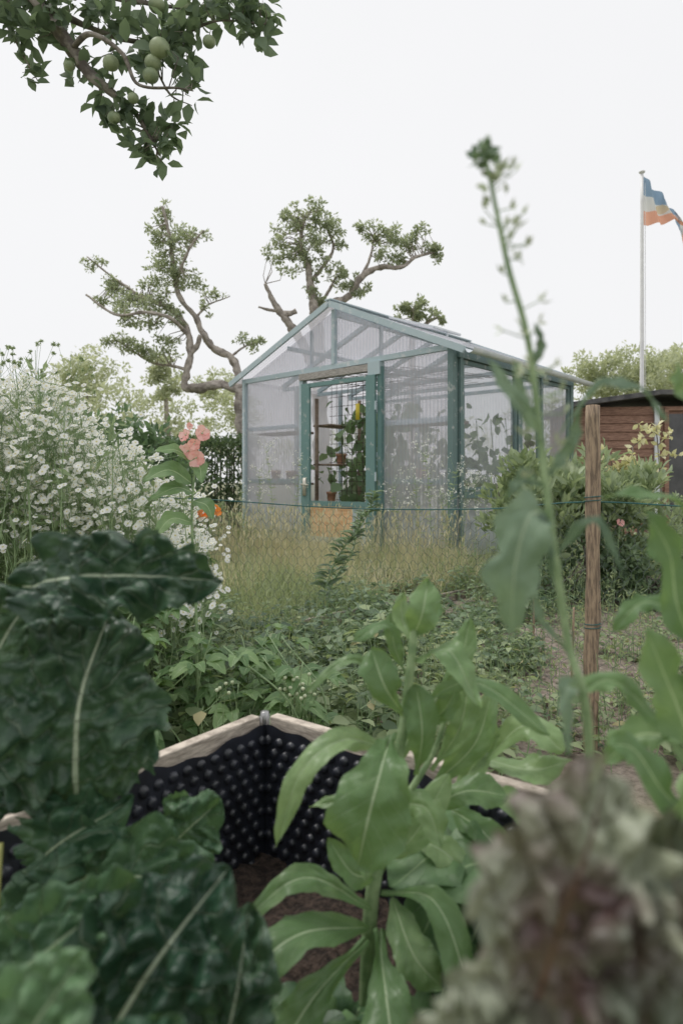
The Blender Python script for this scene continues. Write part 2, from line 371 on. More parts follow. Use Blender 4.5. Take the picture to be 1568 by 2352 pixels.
# ------------------------------------------------------------------ greenhouse
GO=(1.18,6.87,.10); GA=-math.radians(41.85)
gh_e=empty('greenhouse',GO,GA)
ca,sa=math.cos(GA),math.sin(GA)
Wd=3.36; Dp=2.9; EZ=2.17; RZ=2.88; h=Wd/2
slope=(RZ-EZ)/h
g=G()
def fpanel(x0,x1,z0,z1,y=0.): g.poly([(x0,y,z0),(x1,y,z0),(x1,y,z1),(x0,y,z1)],[(x0,z0),(x1,z0),(x1,z1),(x0,z1)])
fpanel(-.94,-.03,.0,EZ-.03); fpanel(-Wd+.03,-2.25,.0,EZ-.03)
g.poly([(-Wd+.03,0,EZ-.03),(-.03,0,EZ-.03),(-h,0,RZ-.02)],[(-Wd,1.9),(0,1.9),(-h,2.7)])
fpanel(-Wd+.02,-.02,.0,EZ,Dp); g.poly([(-Wd+.03,Dp,EZ),(-.03,Dp,EZ),(-h,Dp,RZ-.02)],[(-Wd,1.9),(0,1.9),(-h,2.7)])
g.poly([(-Wd,0,0),(-Wd,Dp,0),(-Wd,Dp,EZ),(-Wd,0,EZ)],[(0,0),(Dp,0),(Dp,EZ),(0,EZ)])
g.poly([(0.0,0.02,0),(0.0,Dp-.02,0),(0.0,Dp-.02,.62),(0.0,.02,.62)],[(0,0),(Dp,0),(Dp,.6),(0,.6)])
g.build('wall_sheets',['poly'],gh_e,False)
g=G()
ov=.16
for sx_ in (-1,1):
    xe=-h+sx_*(h+ov); ze=EZ-ov*slope+.05; zr=RZ+.05
    g.poly([(xe,-.1,ze),(xe,Dp+.12,ze),(-h,Dp+.12,zr),(-h,-.1,zr)][::sx_],[(-.1,2),(Dp,2),(Dp,4),(-.1,4)][::sx_])
g.build('roof_sheets',['poly'],gh_e,False)
g=G()  # 0 pale,1 teal,2 dark
def post(x,y,z0,z1,wx=.07,wy=.07,mat=0): g.box((x-wx/2,y-wy/2,z0),(x+wx/2,y+wy/2,z1),mat)
post(-.035,-.012,0,EZ+.02,.065,.09,2); post(-Wd+.03,-.012,0,EZ-.01,.05,.07,0)
g.beam((-Wd,-.022,EZ-.02),(0,-.022,EZ+.02),.045,.06,mat=0)
g.beam((-Wd+.07,.03,.80),(-2.26,.03,.80),.03,.06,mat=1); g.beam((-.93,.03,.80),(-.08,.03,.79),.03,.06,mat=1)
g.beam((-Wd+.07,.03,1.5),(-2.26,.03,1.5),.03,.05,mat=0); g.beam((-.93,.03,1.45),(-.08,.03,1.45),.03,.06,mat=0)
g.beam((-h,-.02,EZ+.03),(-h,-.02,RZ-.03),.045,.06,up=(0,1,0),mat=0)
for xx in (-1.0,-2.1): g.beam((xx,.02,EZ+.03),(xx,.02,RZ-abs(xx+h)*slope-.04),.03,.03,up=(0,1,0),mat=0)
for sx_ in (-1,1):
    xe=-h+sx_*(h+ov+.01); ze=EZ-(ov+.01)*slope+.02
    g.beam((xe,-.12,ze),(-h,-.12,RZ+.03),.03,.07,up=(0,0,1),mat=0)
    g.beam((xe,Dp+.13,ze),(-h,Dp+.13,RZ+.03),.03,.07,mat=0)
g.beam((-h,-.14,RZ+.07),(-h,Dp+.14,RZ+.07),.1,.015,mat=0)
g.beam((-h,0,RZ-.06),(-h,Dp,RZ-.06),.04,.1,mat=0)
for y in (.72,1.45,2.17,Dp-.03):
    for sx_ in (-1,1): g.beam((-h+sx_*h,y,EZ-.01),(-h,y,RZ-.02),.04,.06,mat=0)
    g.beam((-Wd,y,EZ-.05),(0,y,EZ-.05),.035,.05,mat=0)
for sx_ in (-1,1):
    g.beam((-h+sx_*h*.5,0.02,(EZ+RZ)/2-.02),(-h+sx_*h*.5,Dp,(EZ+RZ)/2-.02),.035,.05,mat=0)
for y in (.95,1.9): post(-Wd+.05,y,0,EZ,.05,.05,0)
for x in (-.84,-1.68,-2.5): post(x,Dp-.04,0,EZ,.05,.05,0)
post(-Wd+.03,Dp-.03,0,EZ,.07,.07,0)
g.beam((-Wd,Dp-.04,1.0),(0,Dp-.04,1.0),.04,.06,mat=0)
for y,wd in ((.075,.05),(1.37,.09),(1.95,.05),(Dp-.035,.08)): g.box((-.05,y-wd/2,0),(.025,y+wd/2,EZ-.05),2)
g.box((-.045,.02,EZ-.09),(.03,Dp,EZ+.03),2); g.box((-.045,.1,.62),(.035,Dp-.08,.69),2)
for y0,y1 in ((.11,1.31),(1.42,1.92),(1.98,Dp-.09)):
    g.box((-.03,y0,.70),(.008,y0+.035,EZ-.1),2); g.box((-.03,y1-.035,.70),(.008,y1,EZ-.1),2)
    g.box((-.028,y0+.036,EZ-.14),(.006,y1-.036,EZ-.1),2); g.box((-.028,y0+.036,.70),(.006,y1-.036,.735),2)
g.build('frame',['teal_pale','teal','teal_dark'],gh_e,False)
g=G()
for y0,y1 in ((.145,1.275),(1.455,1.885),(2.015,Dp-.125)): g.poly([(-.012,y0,.735),(-.012,y1,.735),(-.012,y1,EZ-.14),(-.012,y0,EZ-.14)])
g.build('side_windows',['glass'],gh_e,False)
g=G()
V=[];F=[];k=8
for yi,y in enumerate(np.linspace(-.1,Dp+.14,3)):
    for j in range(k):
        a=math.pi+math.pi*j/(k-1); V.append((ov+.06+.05*math.cos(a),y,EZ-.035-.03*yi*.3+.05*math.sin(a)))
F=[(i*k+j,i*k+j+1,(i+1)*k+j+1,(i+1)*k+j) for i in range(2) for j in range(k-1)]
g.add(V,F,0); g.build('gutter',['white_plastic'],gh_e)
g=G()
x0,x1=-h+.12,-h+.8
def rz(x): return RZ+.07-abs(x+h)*slope
ya,yb=.9,1.5
A=(x0,ya,rz(x0)+.01);B=(x0,yb,rz(x0)+.01);C=(x1,yb,rz(x1)+.07);D=(x1,ya,rz(x1)+.07)
g.poly([A,B,C,D],[(0,2),(1,2),(1,3),(0,3)],1)
for p,q in ((A,B),(B,C),(C,D),(D,A)): g.beam(p,q,.025,.025,mat=0)
g.beam((x1,(ya+yb)/2,rz(x1)),(x1,(ya+yb)/2,rz(x1)+.07),.015,.015,up=(0,1,0),mat=0)
g.build('roof_vent',['white_plastic','poly'],gh_e,False)
# door
g=G()
g.box((-2.25,-.05,.02),(-2.19,.03,2.05),3); g.box((-1.0,-.05,.02),(-.945,.03,2.09),1)
g.box((-2.235,-.07,2.05),(-1.12,.02,2.13),2); g.box((-1.12,-.075,2.0),(-.95,.02,2.15),3)
g.box((-2.18,-.085,.06),(-2.04,-.052,2.0),0); g.box((-1.14,-.085,.06),(-1.01,-.052,2.0),0)
g.box((-2.039,-.08,1.95),(-1.141,-.05,2.0),0); g.box((-2.039,-.08,.50),(-1.141,-.052,.56),0); g.box((-2.039,-.08,.06),(-1.141,-.052,.13),3)
g.box((-2.039,-.065,.131),(-1.36,-.053,.499),4); g.box((-1.359,-.062,.131),(-1.141,-.05,.499),3)
g.box((-2.3,-.16,-.02),(-.93,-.051,.04),5)
for z in (.8,1.6): g.box((-1.0,-.1,z),(-.98,-.086,z+.1),3)
g.build('door',['teal','teal','old_wood','teal_pale','panel_wood','white_plastic'],gh_e,False)
g=G()
g.box((-2.145,-.097,.62),(-2.09,-.086,.84),0); g.beam((-2.118,-.1,.76),(-2.118,-.14,.76),.02,.02); g.beam((-2.13,-.14,.76),(-2.0,-.145,.755),.016,.02)
g.build('door_handle',['brass'],gh_e)
# interior
g=G() # 0 wire 1 leaf 2 shelf 3 terracotta 4 card 5 leaf
A=[];B=[]
for x in np.arange(-2.2,-.85,.1): A.append((x,.45+.04*math.sin(x*5),.15));B.append((x+R(-.02,.02),.45+.05*math.sin(x*5),2.1))
for z in np.arange(.2,2.1,.12): A.append((-2.2,.45,z));B.append((-.85,.46,z+R(-.02,.02)))
for i in range(12):
    x=-2.2+i*.14; A.append((x,.1,2.08));B.append((x+R(.1,.5),1.6,2.1)); A.append((-2.3,.2+i*.15,2.08));B.append((-.8,.1+i*.17,2.1))
g.sticks(A,B,.0035,k=4,mat=0)
for x in (-1.9,-1.75,-1.6,-1.45,-1.3,-1.15,-1.0):
    yy=R(.38,.6); top_=R(1.6,2.0); c=g.tube([(x,yy,.05),(x+.06,yy-.04,.7),(x-.05,yy+.02,1.3),(x+.03,yy,top_)],.007,.004,5,mat=5)
    n=24; q=c[rng.integers(1,len(c),n)]; D=rdir(n,-.2); ll=rng.uniform(.09,.19,n)
    e=q+D*[.07,.07,.04]; g.sticks(q,e,.003,.002,3,5); D2=D.copy(); D2[:,2]-=.7
    g.inst(LEAF,e,D2,np.tile([0,-1,.4],(n,1))+rng.normal(size=(n,3))*.45,ll,ll*1.05,1)
n=640; P=np.c_[rng.uniform(-3.1,-.2,n),rng.uniform(.9,2.7,n),rng.uniform(.1,1.0,n)+rng.random(n)**2*.9]
D=rdir(n,.4); ll=rng.uniform(.1,.2,n); g.inst(LEAF,P,D,rdir(n,.5),ll,ll*.8,5)
for i in range(14): x=-3.1+i*.21; g.tube([(x,1.8,0),(x+.05,1.75,.8),(x-.03,1.8,1.6)],.008,.005,5,mat=5)
g.box((-2.22,.2,0),(-2.19,.24,1.85),2); g.box((-1.93,.7,0),(-1.9,.74,1.85),2)
for z in (.5,1.0,1.5): g.box((-2.3,.25,z),(-1.98,.76,z+.02),2)
for x in (-3.2,-.85): 
    for z in (.75,1.42): g.box((x,.1,z),(x+.75,.42,z+.03),2)
def pot(x,y,z,r,hh):
    k=14;V=[];
    for zz,rr in ((0,r*.7),(hh*.8,r*.92),(hh*.8,r),(hh,r*1.02),(hh,r*.9),(hh*.6,r*.8)):
        for j in range(k): V.append((x+rr*math.cos(j*6.283/k),y+rr*math.sin(j*6.283/k),z+zz))
    F=[(i*k+j,i*k+(j+1)%k,(i+1)*k+(j+1)%k,(i+1)*k+j) for i in range(5) for j in range(k)]
    g.add(V,F+[tuple(range(5*k,6*k))],3)
for x,y,z in ((-2.06,.34,.52),(-2.08,.55,1.02),(-3.0,.25,.78),(-2.7,.25,.78),(-.6,.25,.78)): pot(x,y,z,R(.06,.08),R(.13,.17))
g.box((-1.62,.3,1.55),(-1.56,.305,1.75),4)
g.build('interior_shelves_and_climbers',['rebar_dark','climber_leaf','shelf','terracotta','card','weed_dark'],gh_e)

# ------------------------------------------------------------------ shed + flagpole
sh=empty('wooden_shed',(3.55,10.1,0),-math.radians(6))
g=G()
SW,SD,SH=3.6,1.9,2.02
nb=16
for i in range(nb):
    z0=i*SH/nb; 
    g.add([(0,0,z0),(SW,0,z0),(SW,-.0,z0+SH/nb),(0,-.0,z0+SH/nb),(0,-.03,z0),(SW,-.03,z0),(SW,-.012,z0+SH/nb-.006),(0,-.012,z0+SH/nb-.006)],[(4,5,6,7),(0,4,7,3),(1,2,6,5),(7,6,2,3),(0,1,5,4)],0)
g.box((0,.01,0),(.05,SD,SH),0); g.box((SW-.05,.01,0),(SW,SD,SH),0); g.box((.05,SD-.05,0),(SW-.05,SD,SH-.1),0)
g.box((1.12,-.07,0),(1.19,-.031,SH),2); g.box((1.32,-.06,0),(2.4,-.032,1.9),3); g.box((1.26,-.075,0),(1.32,-.03,1.95),1);g.box((2.4,-.075,0),(2.46,-.03,1.95),1);g.box((1.26,-.078,1.95),(2.46,-.03,2.0),1)
g.build('walls',['redwood','redwood','white_plastic','darkgap'],sh,False)
g=G()
V=[(-.15,-.25,SH-.02),(1.15,-.25,SH+.15),(SW+.2,-.25,SH+.1),(SW+.2,SD+.2,SH+.1),(1.15,SD+.2,SH+.2),(-.15,SD+.2,SH-.02)]
V2=[(x,y,z+.07) for x,y,z in V]
g.add(V+V2,[(0,1,4,5),(1,2,3,4),(6,11,10,7),(7,10,9,8),(0,6,7,1),(1,7,8,2),(2,8,9,3),(3,9,10,4),(4,10,11,5),(5,11,6,0)],0)
g.build('roof',['roofing'],sh,False)
fp=empty('flagpole',(5.63,12.5,0))
g=G(); g.tube([(0,0,0),(0,0,3),(0,0,6.66)],.05,.028,12); g.sphere((0,0,6.7),.06,0,.5); g.tube([(.07,0,1.5),(.06,0,6.55)],.006,.006,4,6)
g.build('pole',['pole'],fp)
m,nt=newmat('flag_cloth')
uv=nt.nodes.new('ShaderNodeUVMap'); sx=nt.nodes.new('ShaderNodeSeparateXYZ'); L(nt,uv.outputs[0],sx.inputs[0])
n=noise_n(nt,12,3)
a=mix(nt,math_n(nt,'GREATER_THAN',sx.outputs[1],.62),(.84,.84,.82),(.33,.46,.6))
b=mix(nt,math_n(nt,'LESS_THAN',sx.outputs[1],.3),a,(.92,.52,.38))
dx=math_n(nt,'MULTIPLY',math_n(nt,'SUBTRACT',sx.outputs[0],.36),1.3); dy=math_n(nt,'SUBTRACT',sx.outputs[1],.48)
dd=math_n(nt,'ADD',math_n(nt,'SQRT',math_n(nt,'ADD',math_n(nt,'MULTIPLY',dx,dx),math_n(nt,'MULTIPLY',dy,dy))),math_n(nt,'MULTIPLY',n,.1))
cc=mix(nt,math_n(nt,'LESS_THAN',dd,.18),b,(.78,.66,.48))
finish(nt,cc,.8,transl=.5)
g=G(); nu,nv_=30,14; V=[];UV=[]
top=spl([(0,0,6.62),(.28,0,6.32),(.55,.05,5.98),(.85,.1,5.6)],nu+1); bot=spl([(0,0,5.7),(.36,.02,5.74),(.68,-.04,5.76),(.85,.1,5.3)],nu+1)
for i in range(nu+1):
    for j in range(nv_+1):
        t=j/nv_; q=bot[i]*(1-t)+top[i]*t; q=q+np.array([0.03,.09*math.sin(i*.7+t*3)*min(1,i/5),0]); V.append(q); UV.append((i/nu,t))
F=[(i*(nv_+1)+j,(i+1)*(nv_+1)+j,(i+1)*(nv_+1)+j+1,i*(nv_+1)+j+1) for i in range(nu) for j in range(nv_)]
g.add(V,F,0,0,UV); g.build('flag',[m],fp)

# ------------------------------------------------------------------ trees
def tree(name,loc,ref,branches,clumps,leafL,lm,bm,dens=1.,T=DIA,apples=(),tr=.012,wr=.5,subr=.3,per=38):
    P,k=sketch(loc,ref); g=G(); pts=[]
    for b,r0,r1 in branches:
        c=g.tube([P(*q) for q in b],r0*k,r1*k,9,len(b)*7,mat=1,jit=.7); pts+=list(c[len(c)//4:])
    pts=np.array(pts)
    for u,v,d,ru,rv,n in clumps:
        c=P(u,v,d); rad=(ru*k,max(ru,rv)*k*.8,rv*k)
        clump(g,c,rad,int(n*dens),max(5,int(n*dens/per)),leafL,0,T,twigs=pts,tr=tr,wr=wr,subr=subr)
    for u,v,d,r in apples: 
        c=P(u,v,d); g.sphere(c,r*k,2,.92,16); g.sticks([c+np.array([0,0,r*k*.8])],[c+np.array([r*k*.2,0,r*k*1.7])],.0015,k=4,mat=1)
    return g.build(name,[lm,bm]+(['apple'] if apples else []))
tree('orchard_tree',(-1.65,11,.9),(555,1105),[
 ([(590,1240,0),(572,1105,0),(556,980,0),(550,893,0)],17,12),
 ([(550,893,0),(500,886,-.1),(455,893,-.1),(425,886,0),(432,850,0),(436,815,0),(430,765,.1),(405,720,.1),(360,690,.2),(310,672,.2)],11,5),
 ([(550,893,0),(545,850,.1),(525,815,.2),(487,795,.2),(462,760,.1),(448,725,.1),(418,690,0),(405,655,0),(398,600,0),(392,540,-.1),(378,480,-.1)],10,3),
 ([(430,765,.1),(400,740,-.3),(350,735,-.5),(290,740,-.5),(230,700,-.6)],5,2),
 ([(405,655,0),(430,620,-.3),(455,580,-.4),(480,550,-.4)],4,1.5),
 ([(310,672,.2),(270,640,.3),(240,620,.3),(185,575,.3)],4,1.5),
 ([(432,850,0),(380,830,.4),(330,820,.5),(250,770,.5)],4,2),
 ([(448,725,.1),(470,690,.3),(520,665,.4)],3,1),
 ([(525,815,.2),(560,790,.2),(605,775,.2)],3,1),
 ([(436,815,0),(455,790,0),(462,770,0)],6,5)],
 [(380,500,0,22,36,240),(360,540,0,34,25,240),(445,555,-.3,50,22,420),(385,610,0,44,42,560),(430,650,-.1,44,34,440),(400,575,0,40,30,260),
  (205,590,.3,26,20,140),(250,650,.2,38,26,300),(215,690,.2,26,14,130),(290,690,.1,50,34,520),(345,655,.2,44,26,380),(370,700,0,44,28,360),(330,740,-.3,54,30,460),
  (255,770,.4,38,20,300),(300,790,.3,38,20,280),(370,790,.2,44,26,300),(410,730,0,28,26,160),(480,665,.3,40,12,120),(565,782,.2,36,20,220),(590,775,.2,20,8,60),(470,700,.2,16,20,70),(345,810,.3,34,22,200)],.066,'tree_leaf','bark_far',1.2,tr=.009,subr=.34,per=30)
tree('orchard_tree',(-.36,12.5,.9),(740,1105),[
 ([(745,1240,0),(742,1105,0),(735,900,0),(728,760,0),(722,690,0)],22,13),
 ([(722,690,0),(712,650,0),(705,600,0),(690,560,0),(700,500,0)],10,3),
 ([(712,650,0),(740,610,.1),(765,565,.1),(750,520,.1)],5,2),
 ([(728,740,0),(760,700,0),(800,680,0),(830,640,-.1),(870,618,-.1),(920,622,-.2),(950,600,-.2),(1000,585,-.2)],10,2.5),
 ([(830,640,-.1),(850,590,0),(860,540,.1)],4,2),
 ([(735,700,0),(755,660,.2),(770,630,.2)],5,2),
 ([(742,900,0),(700,800,.1),(668,748,.1),(640,712,.1),(622,680,.1),(608,648,.1)],13,4),
 ([(645,718,.1),(665,718,.1),(680,711,.1)],7,6),([(640,712,.1),(615,708,.1),(592,702,.1)],5,2)],
 [(640,570,0,30,40,340),(665,510,0,40,32,420),(710,490,0,42,34,480),(755,520,0,42,30,440),(720,560,0,50,40,440),(680,600,0,38,30,320),(735,605,0,34,26,240),
  (770,640,.1,30,34,240),(800,650,0,26,26,180),(720,670,0,26,26,170),(825,665,0,30,20,200),(790,560,0,20,14,80),(745,690,0,30,20,160),
  (855,535,0,36,20,260),(895,550,0,40,26,320),(880,590,-.1,36,22,220),(940,560,-.1,42,26,320),(965,535,-.1,18,18,110),(985,580,-.2,30,18,220),(1000,600,-.2,16,16,80),(910,605,-.1,30,14,140),(830,525,0,16,14,80)],.075,'tree_leaf','bark_far',1.2,tr=.01,subr=.33,per=30)
tree('orchard_tree',(1.5,14,.9),(948,1105),[([(948,1190,0),(950,1000,0),(945,850,0),(950,740,0),(955,700,0)],12,4),([(948,780,0),(980,740,.1),(1010,725,.1)],6,2)],
 [(915,705,0,24,14,180),(955,700,0,30,20,260),(935,725,0,36,22,260),(985,725,0,36,18,240),(1012,735,0,20,16,120)],.085,'tree_leaf','bark_far',1.1)
tree('apple_tree',(-1.9,2.5,.9),(-379,1105),[
 ([(-400,1660,0),(-385,1300,0),(-379,1000,.05),(-340,600,.1),(-300,200,.1)],75,48),
 ([(-300,200,.1),(-200,20,.1),(-60,-60,0),(60,-15,0),(110,45,0),(165,110,0),(215,180,0),(285,225,.05),(320,270,.05),(352,330,.05)],26,2.2),
 ([(60,-15,0),(180,20,.1),(290,55,.1),(400,62,.05),(500,48,0),(610,55,0)],8,1.4),
 ([(165,110,0),(230,120,-.1),(300,160,-.1),(335,230,-.1),(420,238,-.1),(458,245,-.1)],6,1.2),
 ([(110,45,0),(150,110,.1),(200,150,.12),(215,225,.12),(300,250,.12),(335,290,.1)],5,1.2),
 ([(-60,-60,0),(150,-70,.1),(300,-40,.1),(450,-20,.1),(560,10,.05)],10,1.5),
 ([(290,55,.1),(340,120,.1),(380,190,.08),(430,215,.08)],4,1),
 ([(-60,-60,0),(-20,0,.1),(10,60,.1),(60,150,.1)],6,1),
 ([(-300,200,.1),(-420,-50,.2),(-500,-300,.3)],30,8),([(-250,100,.1),(-150,-250,.3),(0,-400,.3)],24,6)],
 [(50,20,0,60,40,60),(40,110,.1,34,44,14),(140,25,0,60,40,50),(230,30,.05,60,40,46),(320,40,.05,55,50,46),(400,60,.05,50,50,38),(470,40,0,55,40,36),(560,60,0,50,40,36),(605,40,0,26,44,22),(540,10,0,60,30,32),
  (170,150,.05,40,45,20),(240,200,0,45,45,24),(250,260,.05,40,24,22),(310,250,.05,36,50,26),(345,300,.05,50,35,34),(400,285,0,30,20,14),(350,345,.05,16,20,9),(310,330,.05,14,20,8),
  (330,140,0,60,50,26),(420,160,0,44,56,28),(440,225,-.05,26,26,16),(390,110,0,50,40,22),(290,110,.05,50,34,20),(100,70,0,50,30,20),
  (-150,-120,.1,160,90,200),(150,-150,.1,200,80,220),(450,-130,.1,160,70,140),(-450,-150,.3,200,160,300),(-400,-350,.3,300,120,300)],
 .066,'apple_leaf','bark',1.15,T=LEAF,
 apples=[(380,142,-.08,23),(362,168,-.06,19),(357,196,-.06,18),(268,168,-.06,18),(484,108,-.03,15),(360,12,0,19),(160,150,.0,13),(262,270,.0,15),(312,236,-.03,13),(430,18,0,16)],tr=.0025,wr=.55,subr=.7,per=12)

# distant greenery
g=G()
def dcl(u,v,y,ru,rv,n,Ls=.17): 
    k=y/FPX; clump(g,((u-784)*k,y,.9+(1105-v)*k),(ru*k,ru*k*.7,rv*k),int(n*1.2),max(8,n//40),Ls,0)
for a in ((200,860,26,90,60,1500),(150,910,26,100,60,1200),(380,880,24,50,60,900),(375,845,24,22,40,300),(500,900,30,60,45,1000),(530,960,28,80,90,1400),(430,960,28,80,70,1000),
          (300,960,24,120,80,1400),(60,960,24,120,90,1400),(1440,860,26,100,55,2600),(1540,850,28,90,55,1800),(1360,880,26,70,60,1500),(1500,900,26,130,70,2000),(1600,870,26,120,80,1400),
          (1250,960,30,120,80,900),(1100,1010,32,140,60,700),(900,1020,34,160,60,700),(700,1010,34,160,60,700),(-200,900,26,220,120,1400),(1850,880,26,220,120,1400),
          (750,1070,40,500,25,1500),(1400,1060,34,300,40,1000),(100,1060,30,400,50,1400)): dcl(*a)
for u,v,y in ((200,880,26),(380,900,24),(1440,880,26),(1540,880,28)): 
    k=y/FPX; x=(u-784)*k; g.tube([(x,y,0),(x+.1,y,2),(x,y,.9+(1105-v)*k)],.2,.06,7,mat=1)
g.build('distant_trees',['hazed_leaf','bark_far'])
def shrub(name,pts,mats,Ls,T=DIA,wr=.5,up=.3):
    g=G()
    for (x,y,z,rx,ry,rz_,n) in pts:
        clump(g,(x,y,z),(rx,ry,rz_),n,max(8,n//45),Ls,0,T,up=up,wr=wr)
    for q in pts:
        for i in range(5): g.tube([(q[0]+R(-.1,.1),q[1],0),(q[0]+R(-.2,.2),q[1]+R(-.1,.1),q[2]*.5),(q[0]+R(-.7,.7)*q[3],q[1]+R(-.5,.5)*q[4],q[2]+R(0,.6)*q[5])],.012,.004,5,mat=1)
    return g.build(name,mats)
g=G(); n=12000
P=np.c_[rng.uniform(-4.2,-1.3,n),rng.uniform(9.9,10.8,n),rng.uniform(0,1.5,n)]
fc=rng.random(n); P[fc<.5,1]=9.9+rng.normal(size=(fc<.5).sum())*.05; P[fc>.75,2]=1.5+rng.normal(size=(fc>.75).sum())*.04
g.inst(DIA,P,nrm(rng.normal(size=(n,3))+[0,-.8,.5]),rdir(n,.3),rng.uniform(.05,.09,n),rng.uniform(.03,.05,n),0)
A=np.c_[rng.uniform(-4.2,-1.3,60),np.full(60,10.3),np.zeros(60)]; g.sticks(A,A+[0,0,1.4],.02,.01,5,1)
g.build('clipped_hedge',['hedge_leaf','bark'])
shrub('laurel_bush',[(-2.15,6.8,1.0,.65,.5,.55,2600),(-1.75,6.6,.85,.45,.4,.5,1600),(-2.9,6.8,1.0,.8,.5,.6,2400),(-2.2,6.6,.4,.9,.4,.4,1500),(-3.8,6.9,.9,.8,.5,.7,1800)],['laurel_leaf','bark'],.09,LEAF,.42)
shrub('currant_bush',[(-1.45,6.9,.45,.3,.3,.3,500),(-1.2,7.6,.4,.3,.3,.3,400),(-1.75,6.0,.45,.45,.3,.35,800)],['bush_leaf','bark'],.05,DIA,.5)
shrub('rhododendron_bush',[(1.75,5.1,.78,.55,.4,.33,2200),(1.45,5.0,.68,.38,.35,.38,1400),(2.2,5.3,.7,.45,.4,.38,1600)],['bush_leaf','bark'],.095,LEAF,.33,.9)
shrub('rose_bush',[(1.75,4.9,.3,.55,.35,.28,1800),(2.25,5.0,.3,.4,.3,.26,900)],['weed_dark','bark'],.05,DIA,.6,.1)
shrub('garden_shrub',[(3.1,6.2,.35,.5,.4,.35,1000),(3.9,6.6,.4,.6,.4,.4,1200),(3.0,8.3,.5,.5,.4,.5,900)],['bush_leaf','bark'],.06,DIA,.5)
g=G()
for x,y,hh in ((2.55,5.8,1.2),(2.8,5.9,1.42),(2.4,5.9,1.15)):
    c=g.tube([(x,y,0),(x+.03,y,hh*.5),(x-.02,y,hh)],.012,.004,6,mat=1)
    for i in range(7):
        q=c[random.randrange(len(c)//2,len(c))]; e=q+np.array([R(-.25,.25),R(-.1,.1),R(.0,.15)]); g.sticks([q],[e],.004,.002,4,1)
        n=13; t=rng.random((n,1)); P=q*(1-t)+e*t; D=rdir(n,.3); g.inst(LEAF,P,D,rdir(n,.6),.07,.04,0)
g.build('yellow_leaved_sapling',['yellow_leaf','bark'])

# ------------------------------------------------------------------ grasses & ground plants
def free(P,m=.04):
    dx=P[:,0]-GO[0];dy=P[:,1]-GO[1]; lx=dx*ca+dy*sa; ly=-dx*sa+dy*ca
    return ~((lx>-Wd-m)&(lx<m)&(ly>-m-.05)&(ly<Dp+m))
g=G()
def blades(n,x0,x1,y0,y1,h0,h1,w,mat,clust=1.,bend=0.):
    P=np.c_[rng.uniform(x0,x1,n),rng.uniform(y0,y1,n),np.zeros(n)-.01]; 
    den=np.array([noise.noise(Vector((p[0]*1.6,p[1]*1.6,mat*5))) for p in P]); P=P[(den>-.25*clust+bend)&free(P)]
    P=P[np.array([soilmask(p[0],p[1])<.4 for p in P],bool)]
    n=len(P); D=rdir(n,0,.3); D[:,2]=np.abs(D[:,2])+rng.uniform(.5,3.0,n)
    hh=rng.uniform(h0,h1,n)*(1+.5*np.array([noise.noise(Vector((p[0]*1.3,p[1]*1.3,9))) for p in P]))
    g.inst(BLADE,P,D,rdir(n,-.1,.3),hh,w*(.7+.6*rng.random(n)),mat)
blades(17000,-2.6,2.0,4.4,8.9,.12,.36,.007,0,.9)
blades(15000,-1.9,1.15,5.0,8.6,.16,.4,.0055,1,.3)
blades(3000,-1.9,1.15,5.2,8.2,.3,.55,.006,0,0,.08)
blades(5000,-5,-1.5,5,11,.12,.3,.008,0)
blades(4000,1.5,5.,5.4,10,.08,.25,.008,0)
blades(3500,-2.2,.2,2.3,5,.08,.26,.006,0)
P=np.c_[rng.uniform(-1.8,1.1,1500),rng.uniform(5.2,8.3,1500),np.zeros(1500)]; P=P[free(P)]; n=len(P)
hh=rng.uniform(.28,.62,n); tip=P+np.c_[rng.normal(size=n)*.08,rng.normal(size=n)*.05,hh]
g.sticks(P,tip,.0016,.001,3,1); g.inst(DIA,tip,nrm(tip-P+rng.normal(size=(n,3))*.08),rdir(n),rng.uniform(.04,.09,n),.012,1)
g.build('meadow_grass',['grass','dry_grass'])

g=G()
def rosettes(n,x0,x1,y0,y1,l0,l1,h0,h1,mat,keep=.5,wr=.55,nl=9,thr=-.02):
    for _ in range(n):
        x,y=R(x0,x1),R(y0,y1); 
        if not free(np.array([[x,y,0]]))[0]: continue
        sm_=soilmask(x,y)
        if sm_>.4 and random.random()>keep: continue
        dn=noise.noise(Vector((x*1.4,y*1.4,20)))
        if sm_>.4 and dn<thr: continue
        hgt=R(h0,h1)*(1+.4*dn); m_=random.randint(nl-4,nl+3)
        t=rng.random(m_)**.8; lean=np.array([R(-.2,.2),R(-.2,.2)])*hgt
        st=np.c_[x+lean[0]*t+rng.normal(size=m_)*.01,y+lean[1]*t+rng.normal(size=m_)*.01,gh(x,y)+hgt*t]
        az=rng.uniform(0,6.283,m_); D=np.c_[np.cos(az),np.sin(az),rng.uniform(-.1,.7,m_)]; pl=rng.uniform(.2,.7,m_)*l1
        P=st+nrm(D)*pl[:,None]; ll=rng.uniform(l0,l1,m_)
        g.sticks(st,P,.0014,.001,3,2); g.sticks([(x,y,gh(x,y)-.01)],[(x+lean[0],y+lean[1],hgt)],.003,.0015,4,2)
        D2=D.copy(); D2[:,2]-=.35; Nn=np.c_[rng.normal(size=m_)*.3,rng.normal(size=m_)*.3,np.ones(m_)]
        g.inst(LEAF,P,D2,Nn,ll,ll*wr,mat,np.clip(rng.normal(size=m_)*.25+.45+.5*dn,0,1))
rosettes(750,-2.3,.6,3.2,6.0,.03,.06,.03,.16,0)
rosettes(650,-2.0,.25,2.0,3.9,.035,.075,.06,.28,1,wr=.7)
rosettes(460,-1.2,.35,1.9,3.2,.035,.07,.08,.26,0,wr=.7)
rosettes(700,.2,3.6,2.3,5.6,.02,.05,.02,.08,0,keep=.8,thr=-.12)
